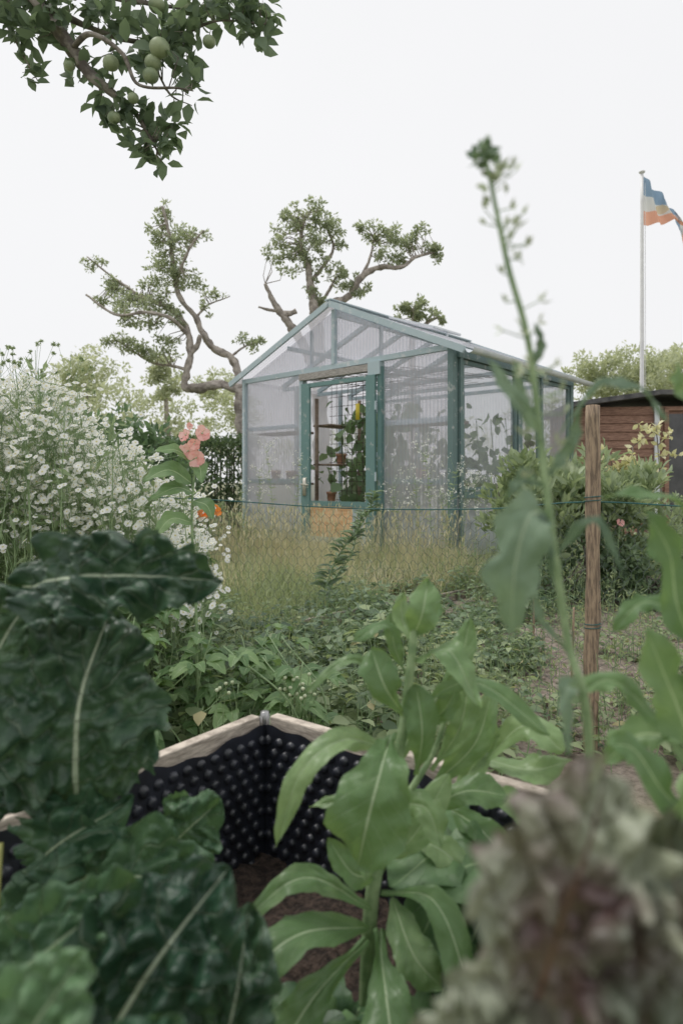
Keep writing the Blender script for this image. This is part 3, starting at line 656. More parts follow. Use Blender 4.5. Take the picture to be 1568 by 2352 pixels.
rosettes(300,.2,3.6,2.1,5.0,.03,.06,.04,.16,1,keep=.8,thr=.02)
rosettes(520,-.2,2.6,4.2,6.2,.04,.08,.05,.2,1,keep=.9,thr=-.2)
rosettes(260,.3,1.5,1.9,3.6,.03,.06,.04,.18,0,keep=.85,thr=-.1)
rosettes(200,1.6,4.5,5.,8,.05,.09,.05,.3,0,keep=.9)
rosettes(200,.1,1.0,3.0,4.3,.04,.07,.05,.14,1,keep=.9,thr=-.1)
for _ in range(260):  # wispy upright weeds on the soil
    x,y=R(.3,2.6),R(2.0,4.6); hh=R(.1,.4); m_=14; t=rng.random(m_)
    P=np.c_[x+rng.normal(size=m_)*.02,y+rng.normal(size=m_)*.02,hh*t]; g.sticks([(x,y,-.01)],[(x+R(-.04,.04),y,hh)],.0018,.001,3,2); g.inst(DIA,P,rdir(m_,.5),rdir(m_,.8),.035,.007,0)
g.build('ground_cover_weeds',['weed_leaf','weed_dark','stem_green'])
g=G()
for _ in range(60):
    x,y=R(-1.1,-.1),R(1.75,2.5); hh=R(.2,.45) if x>-.6 else R(.35,.58)
    c=g.tube([(x,y,0),(x+R(-.08,.08),y+R(-.08,.08),hh*.6),(x+R(-.15,.15),y+R(-.15,.15),hh)],.004,.002,5,mat=1)
    for i in range(6):
        q=c[random.randrange(4,len(c))]; az=R(0,6.28)
        for da in (-.8,0,.8):
            D=np.array([math.cos(az+da),math.sin(az+da),R(-.3,.3)]); b=q+np.array([math.cos(az),math.sin(az),.2])*.03; Lf=R(.04,.075)
            leaf(g,[b,b+D*Lf*.5+[0,0,.006],b+D*Lf-[0,0,.012]],Lf*.33,(R(-.2,.2),R(-.3,.1),1),0,'ovate',9,4,.2,lobes=.12)
g.build('raspberry_plant',['greens','stem_green'])
g=G()
for (u,v,y) in [(680+R(-40,45),1575+R(-25,25),2.1) for _ in range(22)]+[(520+R(-20,20),1580+R(-10,10),2.1) for _ in range(5)]:
    k=y/FPX; y2=y+R(-.35,-.25); c=np.array([(u-784)*k*.85,y2,.9+(1105-v)*k*.85]); g.sphere(c,.0055,0,.95,8); g.sticks([c],[c+[R(-.02,.02),.03,-.12]],.001,k=3,mat=1)
g.build('unripe_berries',['stem_pale','stem_green'])
g=G()
for _ in range(1300):
    x,y=R(.1,3.6),R(2.2,5.2)
    if soilmask(x,y)<.5: continue
    g.sphere((x,y,gh(x,y)+.002),R(.004,.018),0,R(.5,.9),6)
g.build('soil_clods',[plain('clod',(.17,.135,.11),(.4,.335,.28),40,.95,.8,.01)])
g=G(); g.beam((-.22,3.95,.03),(.32,4.5,.035),.03,.1,mat=0); g.beam((.34,4.53,.03),(1.2,5.4,.03),.03,.07,mat=0); g.build('edging_plank',['plank'],smooth=False)

def tallweed(name,pts,n,l,wr=.22,mats=('weed_leaf','stem_green'),top=None,r=.005):
    g=G(); c=g.tube(pts,r,.0015,6,len(pts)*10,mat=1)
    idx=rng.uniform(.15,1,n); q=np.array([c[int(i*(len(c)-1))] for i in idx]); az=np.arange(n)*2.4
    D=np.c_[np.cos(az),np.sin(az),rng.uniform(.1,.8,n)]; ll=l*(1.15-.5*idx)*(.7+.5*rng.random(n))
    g.inst(LEAF,q,D,np.tile([0,-.4,1.],(n,1))+rng.normal(size=(n,3))*.2,ll,ll*wr,0); 
    if top:
        for _ in range(top[0]):
            b=c[random.randrange(int(len(c)*.6),len(c))]; e=b+np.array([R(-.12,.12),R(-.08,.08),R(.03,.18)]); g.sticks([b],[e],.0012,.0008,3,1)
            m_=4; g.inst(DIA,e+rng.normal(size=(m_,3))*.012,rdir(m_,.5),rdir(m_),.016,.012,2)
    return g.build(name,list(mats)+([top[1]] if top else []))
P4,k4=sketch((-.14,4.0,.03),(725,1437))
tallweed('goldenrod_plant',[P4(725,1437),P4(745,1340),P4(775,1270),P4(815,1220),P4(845,1165),P4(855,1125)],150,.095,.26,('weed_dark','stem_green'))
tallweed('goldenrod_plant',[P4(735,1437,.1),P4(760,1340,.1),P4(800,1280,.1),P4(822,1200,.1),P4(835,1170,.1)],90,.08,.26,('weed_dark','stem_green'))
for x,y,hh in ((-.75,7.2,1.25),(-.5,7.3,1.1),(-.95,7.6,1.0),(.85,6.2,1.2),(1.0,6.1,1.0),(.7,6.3,.9),(.55,6.6,.85),(-1.0,7.0,.8),(.95,6.3,.8)):
    tallweed('wild_aster_plant',[(x,y,0),(x+R(-.05,.05),y,hh*.5),(x+R(-.08,.08),y,hh)],50,.07,.2,top=(26,'white_petal'),r=.003)
for x,y in ((1.25,6.3),(1.35,6.2),(1.15,6.4)):
    tallweed('bellflower_plant',[(x,y,0),(x+.02,y,.4),(x+R(-.05,.05),y,.9)],30,.05,.2,top=(20,'white_petal'),r=.003)

# ------------------------------------------------------------------ white aster mass
g=G()
k=12; TV=[(0,0,.0)]
for j in range(k): 
    a=j*6.283/k; r_=.5 if j%2==0 else .4; TV.append((r_*math.cos(a),r_*math.sin(a),.04))
for j in range(6): a=j*6.283/6; TV.append((.12*math.cos(a),.12*math.sin(a),.07))
TV.append((0,0,.12))
TF=[(0,1+j,1+(j+1)%k) for j in range(k)]+[(13+j,13+(j+1)%6,19) for j in range(6)]
DAISY=(np.array(TV),TF); DM=[0]*12+[1]*6
for i in range(640):
    y=R(2.2,3.5); t=random.random()**.85; x=-(.60+t*1.15)*y/2.7+R(-.1,.1)
    edge=min(1,t/.55); hm=(.72+.58*edge**.8)*(.8+.2*y/2.7)
    hh=hm*R(.62,1.04)
    p0=np.array([x+R(-.1,.1),y+R(-.1,.1),0]); p1=np.array([x+R(-.08,.08),y+R(-.05,.05),hh*.6]); p2=np.array([x+R(-.05,.05),y,hh])
    g.sticks([p0,p1],[p1,p2],.0022,.0013,4,2)
    m_=random.randint(11,22)
    t_=rng.uniform(.55,1,m_); b=p1*(1-t_[:,None])+p2*t_[:,None]; off=rng.normal(size=(m_,3))*[.06,.05,.03]; tip=b+off; tip[:,2]=hh-np.abs(rng.normal(size=m_))*.08
    g.sticks(b-[0,0,.03],tip,.0009,.0007,3,2)
    Nn=nrm(np.c_[rng.normal(size=m_)*.4,rng.normal(size=m_)*.4-.7,np.ones(m_)*.8]); D=np.cross(Nn,rdir(m_))
    s_=rng.uniform(.019,.032,m_); g.inst(DAISY,tip,D,Nn,s_,s_,DM)
    m_=26; t_=rng.random(m_)**1.1; q=p0*(1-t_[:,None])+p2*t_[:,None]; D=rdir(m_,.3); ll=rng.uniform(.03,.075,m_); g.inst(DIA,q+D*.01,D,rdir(m_,.7),ll,ll*.22,3)
g.build('white_aster_bush',['white_petal','yellow_disc','stem_green','flower_stem'])
g=G()
for i in range(24):
    y=R(3.2,3.8); x=-R(1.15,1.9)*y/2.9; hh=R(1.25,1.68); p1=np.array([x+R(-.1,.1),y,hh])
    g.sticks([(x,y,0)],[p1],.0022,.0012,4,1)
    for _ in range(6):
        e=p1+np.array([R(-.12,.12),R(-.08,.08),R(-.12,.05)]); g.sticks([p1-[0,0,.2]],[e],.001,k=3,mat=1); n=26; g.inst(DIA,np.tile(e,(n,1)),rdir(n,.3),rdir(n),.017,.006,0)
g.build('thistle_plant',['bush_leaf','stem_green'])

# ------------------------------------------------------------------ hollyhock + orange flower
g=G(); P,k=sketch((-.46,2.08,.9),(445,1105))
g.tube([P(455,1760),P(450,1400),P(440,1200),P(446,1080),P(450,985)],.005,.0025,8,mat=1)
def blossom(c,face,r,mat,npt=5):
    f=nrm(np.array(face,float)); a=nrm(np.cross(f,[0.1,.3,1])); b=np.cross(f,a)
    for i in range(npt):
        an=i*6.283/npt+R(-.2,.2); d=a*math.cos(an)+b*math.sin(an); rr=r*R(.8,1.15)
        leaf(g,[c,c+d*rr*.5+f*rr*.2,c+d*rr+f*rr*.35],rr*.5,f,mat,'spoon',8,6,.0,wave=.3,wf=2,tint=R(0,1))
    g.sphere(c+f*r*.15,r*.12,3,1,8)
for u,v,r in ((463,996,21),(430,1000,18),(436,1036,21),(456,1052,21),(452,1020,15),(437,980,9)): blossom(P(u,v,R(-.04,0)),(R(-.9,.9),-1,R(-.3,.6)),r*k,2)
for a,b,c_,w in (((445,1060),(410,1035),(370,1040),22),((440,1110),(395,1080),(345,1105),30),((440,1130),(410,1120),(360,1145),26),((447,1060),(465,1075),(475,1110),18),((445,1150),(480,1160),(500,1190),18),((440,1200),(400,1190),(370,1230),24)):
    leaf(g,[P(*a),P(*b,-.04),P(*c_,-.08)],w*k,(0,-.7,.8),0,'ovate',14,8,.15,wave=.12,wf=3,lobes=.06)
g.build('hollyhock',['greens','stem_green','pink','stem_pale'])
g=G(); ox,oy=-.72,3.6
g.tube([(ox,oy,0),(ox-.02,oy,.3),(ox+.01,oy,.72)],.004,.002,5,mat=1)
for dx_,dz_ in ((0,0),(.045,.012),(-.035,-.01)): blossom(np.array([ox+dx_,oy-.03,.725+dz_]),(R(-.4,.4),-1,.5),.034,2)
n=20; g.inst(LEAF,np.c_[np.full(n,ox),np.full(n,oy),rng.uniform(.05,.6,n)],rdir(n,.3),rdir(n,1),.07,.025,0)
g.build('orange_marigold',['greens','stem_green','orange','orange'])
g=G()
for x,y,z in ((1.98,4.85,.6),(2.35,4.8,.3),(2.45,4.7,.42),(2.3,4.75,.2),(2.6,4.9,.5),(2.55,4.95,.44)): 
    blossom(np.array([x,y-.1,z]),(R(-.3,.3),-1,.5),.03,2); g.sticks([(x,y,0)],[(x,y-.1,z)],.003,k=4,mat=1)
g.build('pink_garden_flowers',['greens','stem_green','pink','orange'])

# ------------------------------------------------------------------ fence
fe=empty('chicken_wire_fence',(0,0,0))
line=spl([(-3.4,3.3,.78),(-2.2,3.15,.80),(-1.2,2.95,.83),(-.65,2.85,.825),(-.1,2.72,.795),(.2,2.6,.79),(.55,2.42,.8),(.843,2.24,.83),(1.3,2.15,.81),(2.2,2.1,.80),(3.2,2.1,.85)],160)
g=G(); g.tube([tuple(p) for p in line[::4]],.0026,.0026,6,220,0); g.build('top_wire',['greenwire'],fe)
dist=np.r_[0,np.cumsum(np.linalg.norm(np.diff(line[:,:2],axis=0),axis=1))]
def fpos(s,z):
    x=np.interp(s,dist,line[:,0]);y=np.interp(s,dist,line[:,1]);zt=np.interp(s,dist,line[:,2]); return np.array([x+.008*math.sin(z*23+s*7),y+.012*math.sin(s*9+z*6),z*zt/.8+.006*math.sin(s*5+z*4)])
cw,chh=.038,.034; A=[];B=[]
for r in range(26):
    z=.785-r*chh
    if z<.02: break
    o=(r%2)*cw/2
    for i in range(int(dist[-1]/cw)-1):
        s=i*cw+o+.01
        a=fpos(s,z);b=fpos(s,z-.017);c=fpos(s+cw/2,z-.034);A.append(a);B.append(b);A.append(b);B.append(c)
        A.append(b);B.append(fpos(s-cw/2,z-.034))
g=G(); g.sticks(A,B,.00075,k=3); g.build('wire_mesh',['wire'],fe)
g=G()
g.tube([(.835,2.24,-.02),(.84,2.24,.4),(.845,2.24,.8),(.843,2.24,1.155)],.0245,.0225,12,24,0,jit=.3)
for z in (.826,.4): g.tube([(.843+.026*math.cos(a),2.24+.026*math.sin(a),z+.002*a) for a in np.linspace(0,12,26)],.0018,.0018,5,60,1)
g.build('stake',['stake','greenwire'],fe)
g=G(); g.tube([(-2.2,3.17,-.02),(-2.2,3.17,1.0)],.022,.02,10,8,0); g.tube([(2.2,2.13,-.02),(2.2,2.13,1.1)],.022,.02,10,8,0); g.build('outer_stakes',['stake'],fe)
g=G(); 
for x,y,h_ in ((1.02,3.55,.55),(1.0,2.9,.35)): g.tube([(x,y,0),(x+.01,y,h_)],.007,.005,6,6,0)
g.build('bamboo_cane',['stake'])

# ------------------------------------------------------------------ raised bed
be=empty('raised_bed',(-.161,1.40,0),0)
a_=np.array([-.6,-.8,0]); b_=np.array([.8,-.6,0]); LA,LB=1.2,.98
def bp(s,w,z): return a_*s+b_*w+np.array([0,0,z])
g=G(); th=.024
for z0,z1 in ((0,.203),(.206,.41)):
    zc=(z0+z1)/2; hgt=z1-z0
    g.beam(bp(.014,-th/2,zc),bp(LA,-th/2,zc),th,hgt); g.beam(bp(-th/2,.014,zc),bp(-th/2,LB,zc),th,hgt)
    g.beam(bp(0,LB+th/2,zc),bp(LA,LB+th/2,zc),th,hgt); g.beam(bp(LA+th/2,0,zc),bp(LA+th/2,LB,zc),th,hgt)
ob=g.build('boards',['wood_pale'],be,False)
bv=ob.modifiers.new('bevel','BEVEL'); bv.width=.003; bv.segments=2
g=G()
for z in (.1,.3): g.beam(bp(-.006,-.006,z-.07),bp(-.006,-.006,z+.105),.02,.02,up=(0,1,0),mat=0)
g.tube([bp(-.004,-.004,.36),bp(-.004,-.004,.414)],.009,.009,10,4); g.build('corner_hinge',['steel'],be)
g=G()
def wob(s,z): return .006+.006*noise.noise(Vector((s*7,z*9,4)))+.003*math.sin(s*17)*z/.4
def membrane(p0,d,n_,Ln):
    zt=.388; nu,nz=80,20; V=[];
    for i in range(nu+1):
        for j in range(nz+1):
            s=i/nu*Ln; zz=.05+(zt-.05+.007*math.sin(s*26)+.004*math.sin(s*70))*j/nz
            V.append(p0+d*s+n_*wob(s,zz)+np.array([0,0,zz]))
    g.add(V,[(i*(nz+1)+j,(i+1)*(nz+1)+j,(i+1)*(nz+1)+j+1,i*(nz+1)+j+1) for i in range(nu) for j in range(nz)],0)
    k=10; TV=[];
    for rr,zz in ((.56,-.05),(.48,.2),(.38,.34),(.2,.4)): TV+=[(rr*math.cos(j*6.283/k),rr*math.sin(j*6.283/k),zz) for j in range(k)]
    TF=[(i*k+j,i*k+(j+1)%k,(i+1)*k+(j+1)%k,(i+1)*k+j) for i in range(3) for j in range(k)]+[tuple(range(3*k,4*k))]
    Pp=[];Nn=[]
    for r in range(13):
        z=.362-r*.0245
        for i in range(int(Ln/.032)): 
            s=.018+i*.032+(r%2)*.016
            if s<Ln-.01:
                zz=z+.004*math.sin(s*11); Pp.append(p0+d*s+n_*(wob(s,zz)+.0005)+np.array([0,0,zz])); Nn.append(n_+rng.normal(size=3)*.12)
    n=len(Pp); g.inst((np.array(TV),TF),Pp,np.tile([0,0,1.],(n,1)),np.array(Nn),.02*rng.uniform(.85,1.1,n),.02,0)
membrane(bp(0,0,0),a_,b_,LA); membrane(bp(0,0,0),b_,a_,LB)
g.build('dimpled_liner',['black'],be)
g=G(); nu=60; V=[]
for i in range(nu+1):
    for j in range(nu+1):
        s=i/nu*LA; w=j/nu*LB; V.append(bp(s,w,.12+.03*noise.noise(Vector((s*5,w*5,0)))+.014*noise.noise(Vector((s*25,w*25,0)))))
g.add(V,[(i*(nu+1)+j,i*(nu+1)+j+1,(i+1)*(nu+1)+j+1,(i+1)*(nu+1)+j) for i in range(nu) for j in range(nu)],0)
g.build('bed_soil',['bedsoil'],be)

# ------------------------------------------------------------------ foreground: chard
g=G(); P,k=sketch((-.305,.80,.9),(200,1105))
CH=dict(shape='chard',nt=90,ns=60,edge=.32,ef=10)
def chard(pts,w,nv,mat=0,crink=.012,cf=36,wave=.12,stalk=None,**kw):
    q=[P(*p) for p in pts]; o=dict(CH); o.update(kw)
    leaf(g,q,w*k,nv,mat,crink=crink,cf=cf,wave=wave,wf=5,fold=.05,**o)
    if stalk: g.tube([P(*p) for p in stalk]+[q[0],q[0]+(q[1]-q[0])*.25],.008,.004,8,mat=2)
chard([(30,1365,.03),(150,1325,-.02),(330,1312,-.04),(510,1335,0)],104,(.05,-1,.55),0,.022,32,.16,stalk=[(170,2200,.1),(120,1700,.12),(20,1450,.08)])
chard([(178,1865,0),(196,1720,-.03),(210,1570,-.03),(238,1400,.03)],178,(.35,-1,.25),0,.023,30,.12,stalk=[(190,2330,.05),(182,2050,.03)])
chard([(-80,1720,.05),(-40,1580,0),(20,1450,0),(60,1370,.03)],110,(.3,-1,.3),0,.023,32,.14,stalk=[(-60,2200,.05)])
chard([(-160,1900,.0),(-60,1800,0),(-20,1680,.02),(30,1560,.05)],110,(.3,-1,.2),0,.023,32,.14)
chard([(0,2190,-.02),(150,2040,-.05),(310,1950,-.06),(500,2000,-.02)],125,(-.2,-1,.8),1,.023,30,.14,stalk=[(-80,2600,.02)])
chard([(60,2000,.02),(130,1930,-.03),(200,1870,-.05),(300,1840,.0)],90,(-.2,-1,.5),1,.02,30,.14)
chard([(300,2100,.06),(370,1990,.04),(430,1930,.04),(480,1900,.06)],80,(-.1,-1,.4),1,.018,32,.16)
P,k=sketch((-.22,.58,.9),(204,1105))
chard([(140,2560,0),(270,2330,-.03),(390,2140,-.03),(520,2020,.02)],170,(.1,-1,.6),0,.02,36,.15,stalk=[(100,3000,.05)])
chard([(-120,2360,0),(20,2230,-.02),(140,2140,-.02),(300,2060,.02)],120,(-.1,-1,.7),1,.018,36,.14)
chard([(430,2640,.02),(500,2440,0),(540,2300,0),(560,2140,.04)],100,(.2,-1,.4),0,.018,38,.14)
P,k=sketch((-.16,.40,.9),(172,1105))
chard([(-60,2600,0),(40,2420,-.02),(110,2300,-.02),(200,2180,.0)],140,(0,-1,.6),1,.013,50,.14)
chard([(180,2700,0),(260,2560,-.02),(330,2450,-.02),(420,2330,.0)],140,(0,-1,.6),1,.013,50,.14)
P,k=sketch((-.42,.70,.9),(-134,1105))
for s_ in ([(-30,2450,0),(-10,2100,0),(-20,1960,.02)],[(-60,2300,0),(60,2150,.02),(160,2080,.05)]): g.tube([P(*q) for q in s_],.005,.003,8,mat=3)
g.build('chard_plant',['chard','chard_pale','stem_pale','olive_stalk'])

# ------------------------------------------------------------------ calendula-like plant in the centre
g=G(); P,k=sketch((.06,.86,.9),(891,1105))
g.tube([P(840,2560,.05),P(850,2150,.02),P(868,1980,0),P(905,1800,0),P(935,1600,0),P(955,1400,0)],.0115,.005,10,mat=1)
g.tube([P(868,1990,.02),P(950,1850,.04),P(1010,1760,.05),P(1050,1650,.06)],.006,.003,8,mat=1)
g.tube([P(850,2100,.05),P(960,1960,.08),P(1090,1880,.1),P(1160,1800,.1)],.006,.003,8,mat=1)
cam=(0,-1,.25); upn=(0,-.5,1)
LV_=[([(950,1460,0),(966,1400,-.02),(985,1335,.01)],36,cam),([(942,1470,0),(925,1420,.02),(928,1370,.03)],24,(.4,-1,.2)),([(958,1460,0),(995,1420,.02),(1012,1385,.03)],22,(-.4,-1,.2)),
([(935,1510,0),(885,1432,-.01),(812,1462,-.03)],18,upn),([(925,1640,0),(880,1560,-.03),(852,1485,-.01)],44,(.2,-1,.2)),([(935,1560,.02),(908,1490,.03),(905,1420,.04)],22,(.3,-1,.1)),
([(955,1520,0),(1020,1478,-.04),(1072,1580,-.08)],32,(.1,-.6,1)),([(960,1620,0),(1080,1552,-.03),(1235,1655,-.05)],26,(0,-.7,1)),([(1000,1640,.05),(1065,1550,.04),(1100,1440,.06)],28,(-.3,-1,.1)),
([(930,1640,.02),(810,1518,.0),(705,1580,-.02)],15,upn),([(955,1780,0),(965,1670,-.02),(955,1570,0)],38,(-.1,-1,.2)),([(1000,1800,.04),(1065,1690,.03),(1095,1580,.05)],34,(-.3,-1,.1)),
([(1010,1850,.06),(1110,1740,.05),(1160,1610,.07)],32,(-.3,-1,.2)),([(895,1675,-.02),(868,1690,-.09),(838,1780,-.11),(818,1885,-.1)],80,(-.15,-1,.35)),
([(890,1720,0),(790,1672,-.04),(700,1720,-.07),(645,1885,-.06)],30,(-.35,-.8,.6)),([(860,1880,0),(790,1828,-.02),(712,1835,-.02)],18,upn),([(865,2010,0),(810,1985,-.02),(752,1925,0)],28,(.2,-1,.5)),
([(870,1985,0),(950,1920,0),(1040,1800,.03)],36,(-.2,-1,.3)),([(875,2050,0),(980,2010,-.05),(1035,2120,-.08),(1040,2260,-.08)],42,(.3,-.8,.6)),([(855,2090,0),(700,1985,-.03),(545,2080,-.05)],30,(0,-.5,1)),
([(850,2130,0),(700,2060,-.07),(600,2110,-.1),(540,2230,-.1)],46,(-.2,-.7,.8)),([(870,2140,0),(880,2190,-.1),(900,2290,-.12),(960,2450,-.12)],90,(.1,-1,.6)),([(840,2160,0),(720,2190,-.08),(660,2290,-.1),(640,2480,-.1)],66,(-.2,-.9,.6)),
([(980,1930,.06),(1080,1860,.05),(1190,1870,.05)],42,(0,-.7,.8)),([(960,1970,.05),(1040,1990,.02),(1110,2090,0)],36,(0,-.8,.8)),([(1080,1900,.1),(1140,1800,.1),(1170,1700,.1)],36,(-.2,-1,.3)),
([(1130,1850,.1),(1240,1720,.08),(1330,1770,.06)],42,(0,-.7,.8)),([(930,1700,.03),(1010,1640,.0),(1050,1580,0)],24,(-.1,-1,.4)),([(910,1800,.03),(960,1700,.05),(1000,1640,.06)],30,(-.2,-1,.2)),
([(905,1830,.0),(850,1880,-.05),(835,1950,-.07)],26,(0,-1,.5)),([(900,1850,.0),(970,1830,-.03),(1000,1900,-.05)],30,(.2,-1,.5)),
([(1150,1830,.12),(1260,1830,.08),(1350,1790,.06)],38,(0,-.6,1)),([(1060,1930,.08),(1130,1960,.05),(1200,2050,.04)],40,(0,-.7,.8)),([(1100,1900,.1),(1200,1900,.07),(1290,1960,.06)],38,(0,-.7,.8)),
([(900,2060,.0),(940,2130,-.05),(1000,2190,-.06)],42,(0,-.9,.7))]
for pts,w,nv in LV_:
    leaf(g,[P(*p) for p in pts],w*k,nv,0,'spoon' if w>60 or random.random()<.4 else 'obl',28,14,.12 if w<60 else .05,droop=.12,wave=.26,wf=1.8,crink=.003 if w<60 else .006,cf=34,edge=.25)
g.sphere(P(957,1398,0),.009,1,1.2,10)
g.build('calendula_plant',['calendula','stem_green'])
g=G()
for s,w in [(R(.05,1.1),R(.35,.95)) for _ in range(46)]+[(R(.05,.45),R(.5,.95)) for _ in range(22)]:
    base=np.array([-.161,1.4,0])+bp(s,w,.12); 
    if base[0]<.16 and base[1]>.85: continue
    tall=base[0]>.2 and base[1]>.8
    for i in range(9):
        az=R(0,6.28); D=np.array([math.cos(az),math.sin(az),0]); Lf=R(.15,.28) if tall else R(.06,.13)
        leaf(g,[base,base+D*Lf*.3+[0,0,Lf*R(.7,1.05)],base+D*Lf*.75+[0,0,Lf*R(.6,1.05)]],Lf*.2,(0,-.3,1),0,'spoon',14,8,.1,wave=.2,lobes=.14)
g.build('mustard_greens',['mustard'])

# ------------------------------------------------------------------ bolting rocket/brassica, right
g=G(); P,k=sketch((.15,.50,.9),(1243,1105))
c=g.tube([P(1440,3300,.12),P(1420,2300,.05),P(1350,1680,0),P(1305,1480,0),P(1270,1250,0),P(1240,1000,0),P(1212,780,0),P(1168,620,0),P(1138,480,0),P(1112,350,0)],.0042,.0014,9,70,mat=1,jit=.3)
B_=[([(1255,1190,0),(1190,1180,-.03),(1150,1290,-.04),(1150,1440,-.03)],56,(-.2,-1,.3)),([(1245,1020,0),(1195,960,-.02),(1150,900,-.02),(1110,820,-.01)],20,(0,-1,.4)),
([(1280,1000,.0),(1350,900,-.02),(1420,905,-.03),(1490,975,-.03)],24,(0,-.5,1)),([(1270,1280,0),(1340,1190,-.02),(1400,1320,-.03)],14,(0,-.7,.7)),([(1225,1290,0),(1225,1400,-.01),(1300,1500,-.01)],9,(0,-1,.3)),
([(1240,1000,0),(1190,900,0),(1185,830,0)],16,(.3,-1,0)),([(1222,850,0),(1240,790,0),(1225,740,0)],11,(0,-1,0)),([(1250,1100,0),(1310,1020,0),(1330,930,0)],15,(-.3,-1,0)),
([(1262,1230,0),(1230,1200,-.02),(1240,1330,-.03)],16,(0,-1,.4)),([(1330,1620,0),(1280,1560,-.02),(1270,1700,-.03)],20,(0,-1,.4)),([(1250,1120,0),(1200,1100,0),(1160,1150,0)],18,(0,-.8,.6))]
for pts,w,nv in B_: leaf(g,[P(*p) for p in pts],w*k,nv,0,'lance' if w<40 else 'obl',30,12,.15,droop=.1,wave=.28,wf=2.5,lobes=.18,crink=.003,cf=50,edge=.35)
for i in range(44):
    t=R(.5,.97); q=c[int(t*69)]; sd=1 if random.random()<.5 else -1
    e=q+np.array([sd*R(.004,.02),R(-.01,.01),R(-.004,.014)]); g.sticks([q],[e],.0006,.0005,4,1)
    m_=3; g.inst(DIA,np.tile(e,(m_,1)),np.tile([sd*.5,0,.8],(m_,1))+rng.normal(size=(m_,3))*.5,rdir(m_),R(.006,.012),.003,2)
for i in range(34):
    e=P(1112+R(-22,22),358+R(-18,20),R(-.006,.006)); g.inst(DIA,[e],rdir(1,.8),rdir(1),.010,.008,0)
for i in range(20):
    e=P(1136+R(-26,26),400+R(-20,60),R(-.008,.008)); g.inst(DIA,[e],rdir(1,.8),rdir(1),.009,.006,2)
g.build('bolting_rocket_plant',['bluegreen','stem_green','stem_pale'])
g=G(); P,k=sketch((.30,.55,.9),(1618,1105))
g.tube([P(1560,3200,.1),P(1600,2300,0),P(1590,1700,0),P(1600,1200,0)],.005,.003,8,mat=1)
for pts,w,nv in [([(1600,1300,0),(1540,1170,-.02),(1460,1135,-.02),(1375,1140,-.01)],22,(0,-.5,1)),([(1610,1520,0),(1555,1400,0),(1535,1270,0),(1480,1170,0)],44,(.2,-1,.1)),([(1600,1760,0),(1560,1640,0),(1520,1540,0),(1480,1440,0)],54,(.1,-1,.2)),
 ([(1610,1900,0),(1500,1800,-.02),(1430,1700,-.02),(1370,1690,-.02)],42,(0,-.7,.8)),([(1620,1800,.02),(1500,1640,.02),(1420,1580,.02),(1350,1610,.02)],34,(0,-.6,1)),([(1610,1650,0),(1620,1500,-.02),(1600,1380,-.02)],60,(-.1,-1,.2)),
 ([(1620,1000,0),(1560,900,0),(1555,830,0)],18,(.2,-1,.3)),([(1620,1900,0),(1560,1850,-.03),(1530,1740,-.03)],60,(-.1,-1,.4)),([(1600,1700,0),(1500,1720,.03),(1420,1790,.03)],40,(0,-.7,.8)),([(1600,1420,.03),(1510,1400,.03),(1440,1470,.03)],26,(0,-.7,.8))]:
    leaf(g,[P(*p) for p in pts],w*k,nv,0,'obl',24,10,.1,droop=.1,wave=.25,wf=2.5,lobes=.16,crink=.003,cf=50,edge=.3)
g.build('leafy_green_plant',['greens','stem_green'])

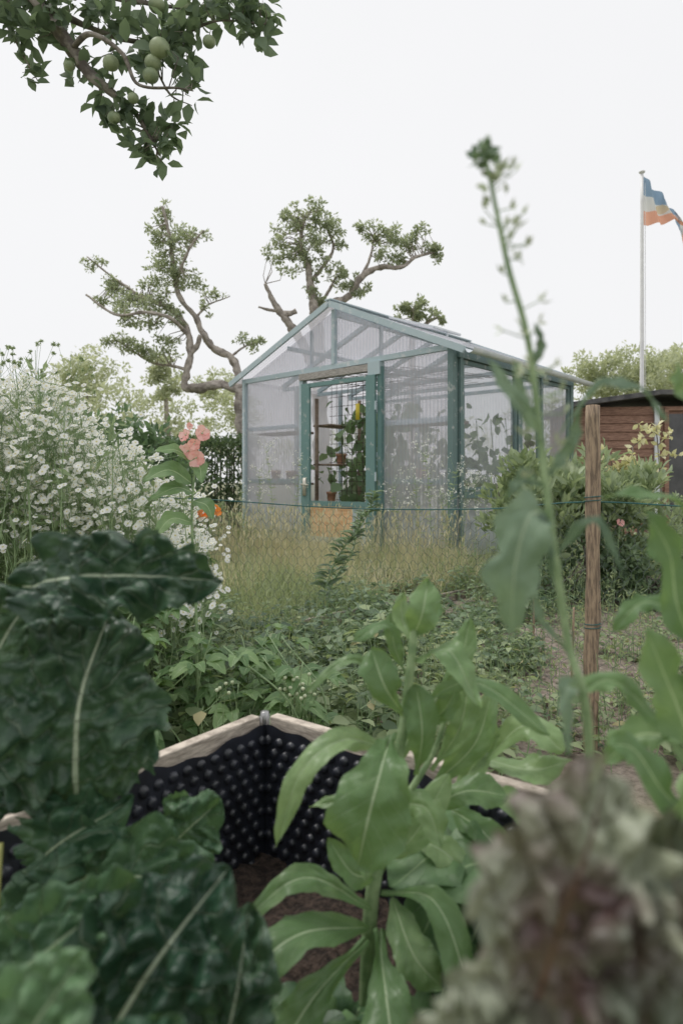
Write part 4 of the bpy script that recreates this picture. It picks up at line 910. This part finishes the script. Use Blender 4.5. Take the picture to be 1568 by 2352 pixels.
# ------------------------------------------------------------------ purple crinkled leaf, right front
g=G(); P,k=sketch((.11,.30,.9),(1345,1105))
def purp(pts,w,nv): leaf(g,[P(*p) for p in pts],w*k,nv,0,'chard',80,60,.05,crink=.012,cf=70,wave=.18,wf=4,edge=.4,ef=9)
purp([(1120,2560,0),(1200,2300,-.01),(1265,2060,-.015),(1335,1900,-.01),(1410,1780,.01)],185,(.1,-1,.6))
purp([(1420,2700,-.02),(1480,2400,-.03),(1510,2150,-.03),(1520,1860,0)],200,(-.1,-1,.6))
purp([(880,2700,-.01),(990,2480,-.01),(1090,2330,-.01),(1230,2180,.0)],130,(.1,-1,.7))
g.tube([P(1130,2700,.01),P(1160,2450,.0),P(1205,2290,-.012)],.0016,.0014,8,mat=1)
g.build('red_chard_plant',['purple',plain('red_stalk',(.25,.06,.035),(.38,.12,.07),20,.4,0)])

# ------------------------------------------------------------------ world, sun, camera
w=bpy.data.worlds.new('World'); scene.world=w; w.use_nodes=True; nt=w.node_tree; nt.nodes.clear()
sdir=Vector((-.5,.2,1.0)).normalized()
el=math.asin(sdir.z); rot=math.atan2(sdir.x,sdir.y)
sky=nt.nodes.new('ShaderNodeTexSky'); sky.sky_type='NISHITA'; sky.sun_disc=False; sky.sun_elevation=el; sky.sun_rotation=rot; sky.dust_density=4; sky.air_density=1.2
hs=nt.nodes.new('ShaderNodeHueSaturation'); hs.inputs['Saturation'].default_value=.25; L(nt,sky.outputs[0],hs.inputs['Color'])
tc=nt.nodes.new('ShaderNodeTexCoord'); n=N(nt,'ShaderNodeTexNoise',Scale=1.6,Detail=4); L(nt,tc.outputs['Generated'],n.inputs['Vector'])
cl=mix(nt,n.outputs['Fac'],(9.2,9.25,9.4),(10.1,10.1,10.2))
mx=mix(nt,.9,hs.outputs[0],cl)
bg=N(nt,'ShaderNodeBackground',Strength=.1); L(nt,mx,bg.inputs[0]); o=nt.nodes.new('ShaderNodeOutputWorld'); L(nt,bg.outputs[0],o.inputs[0])
ld=bpy.data.lights.new('sun','SUN'); ld.energy=1.5; ld.angle=math.radians(12); ld.color=(1,.97,.92)
lo=bpy.data.objects.new('sun',ld); lo.rotation_euler=sdir.to_track_quat('Z','Y').to_euler(); scene.collection.objects.link(lo)
cd=bpy.data.cameras.new('camera'); co=bpy.data.objects.new('camera',cd); scene.collection.objects.link(co); scene.camera=co
co.location=(0,0,.9); co.rotation_euler=(math.radians(90),0,0)
cd.sensor_fit='AUTO'; cd.sensor_width=36; cd.lens=FPX/2352*36; cd.shift_y=-(1176-1105)/2352; cd.clip_start=.02; cd.clip_end=1500
cd.dof.use_dof=True; cd.dof.focus_distance=2.6; cd.dof.aperture_fstop=4.0
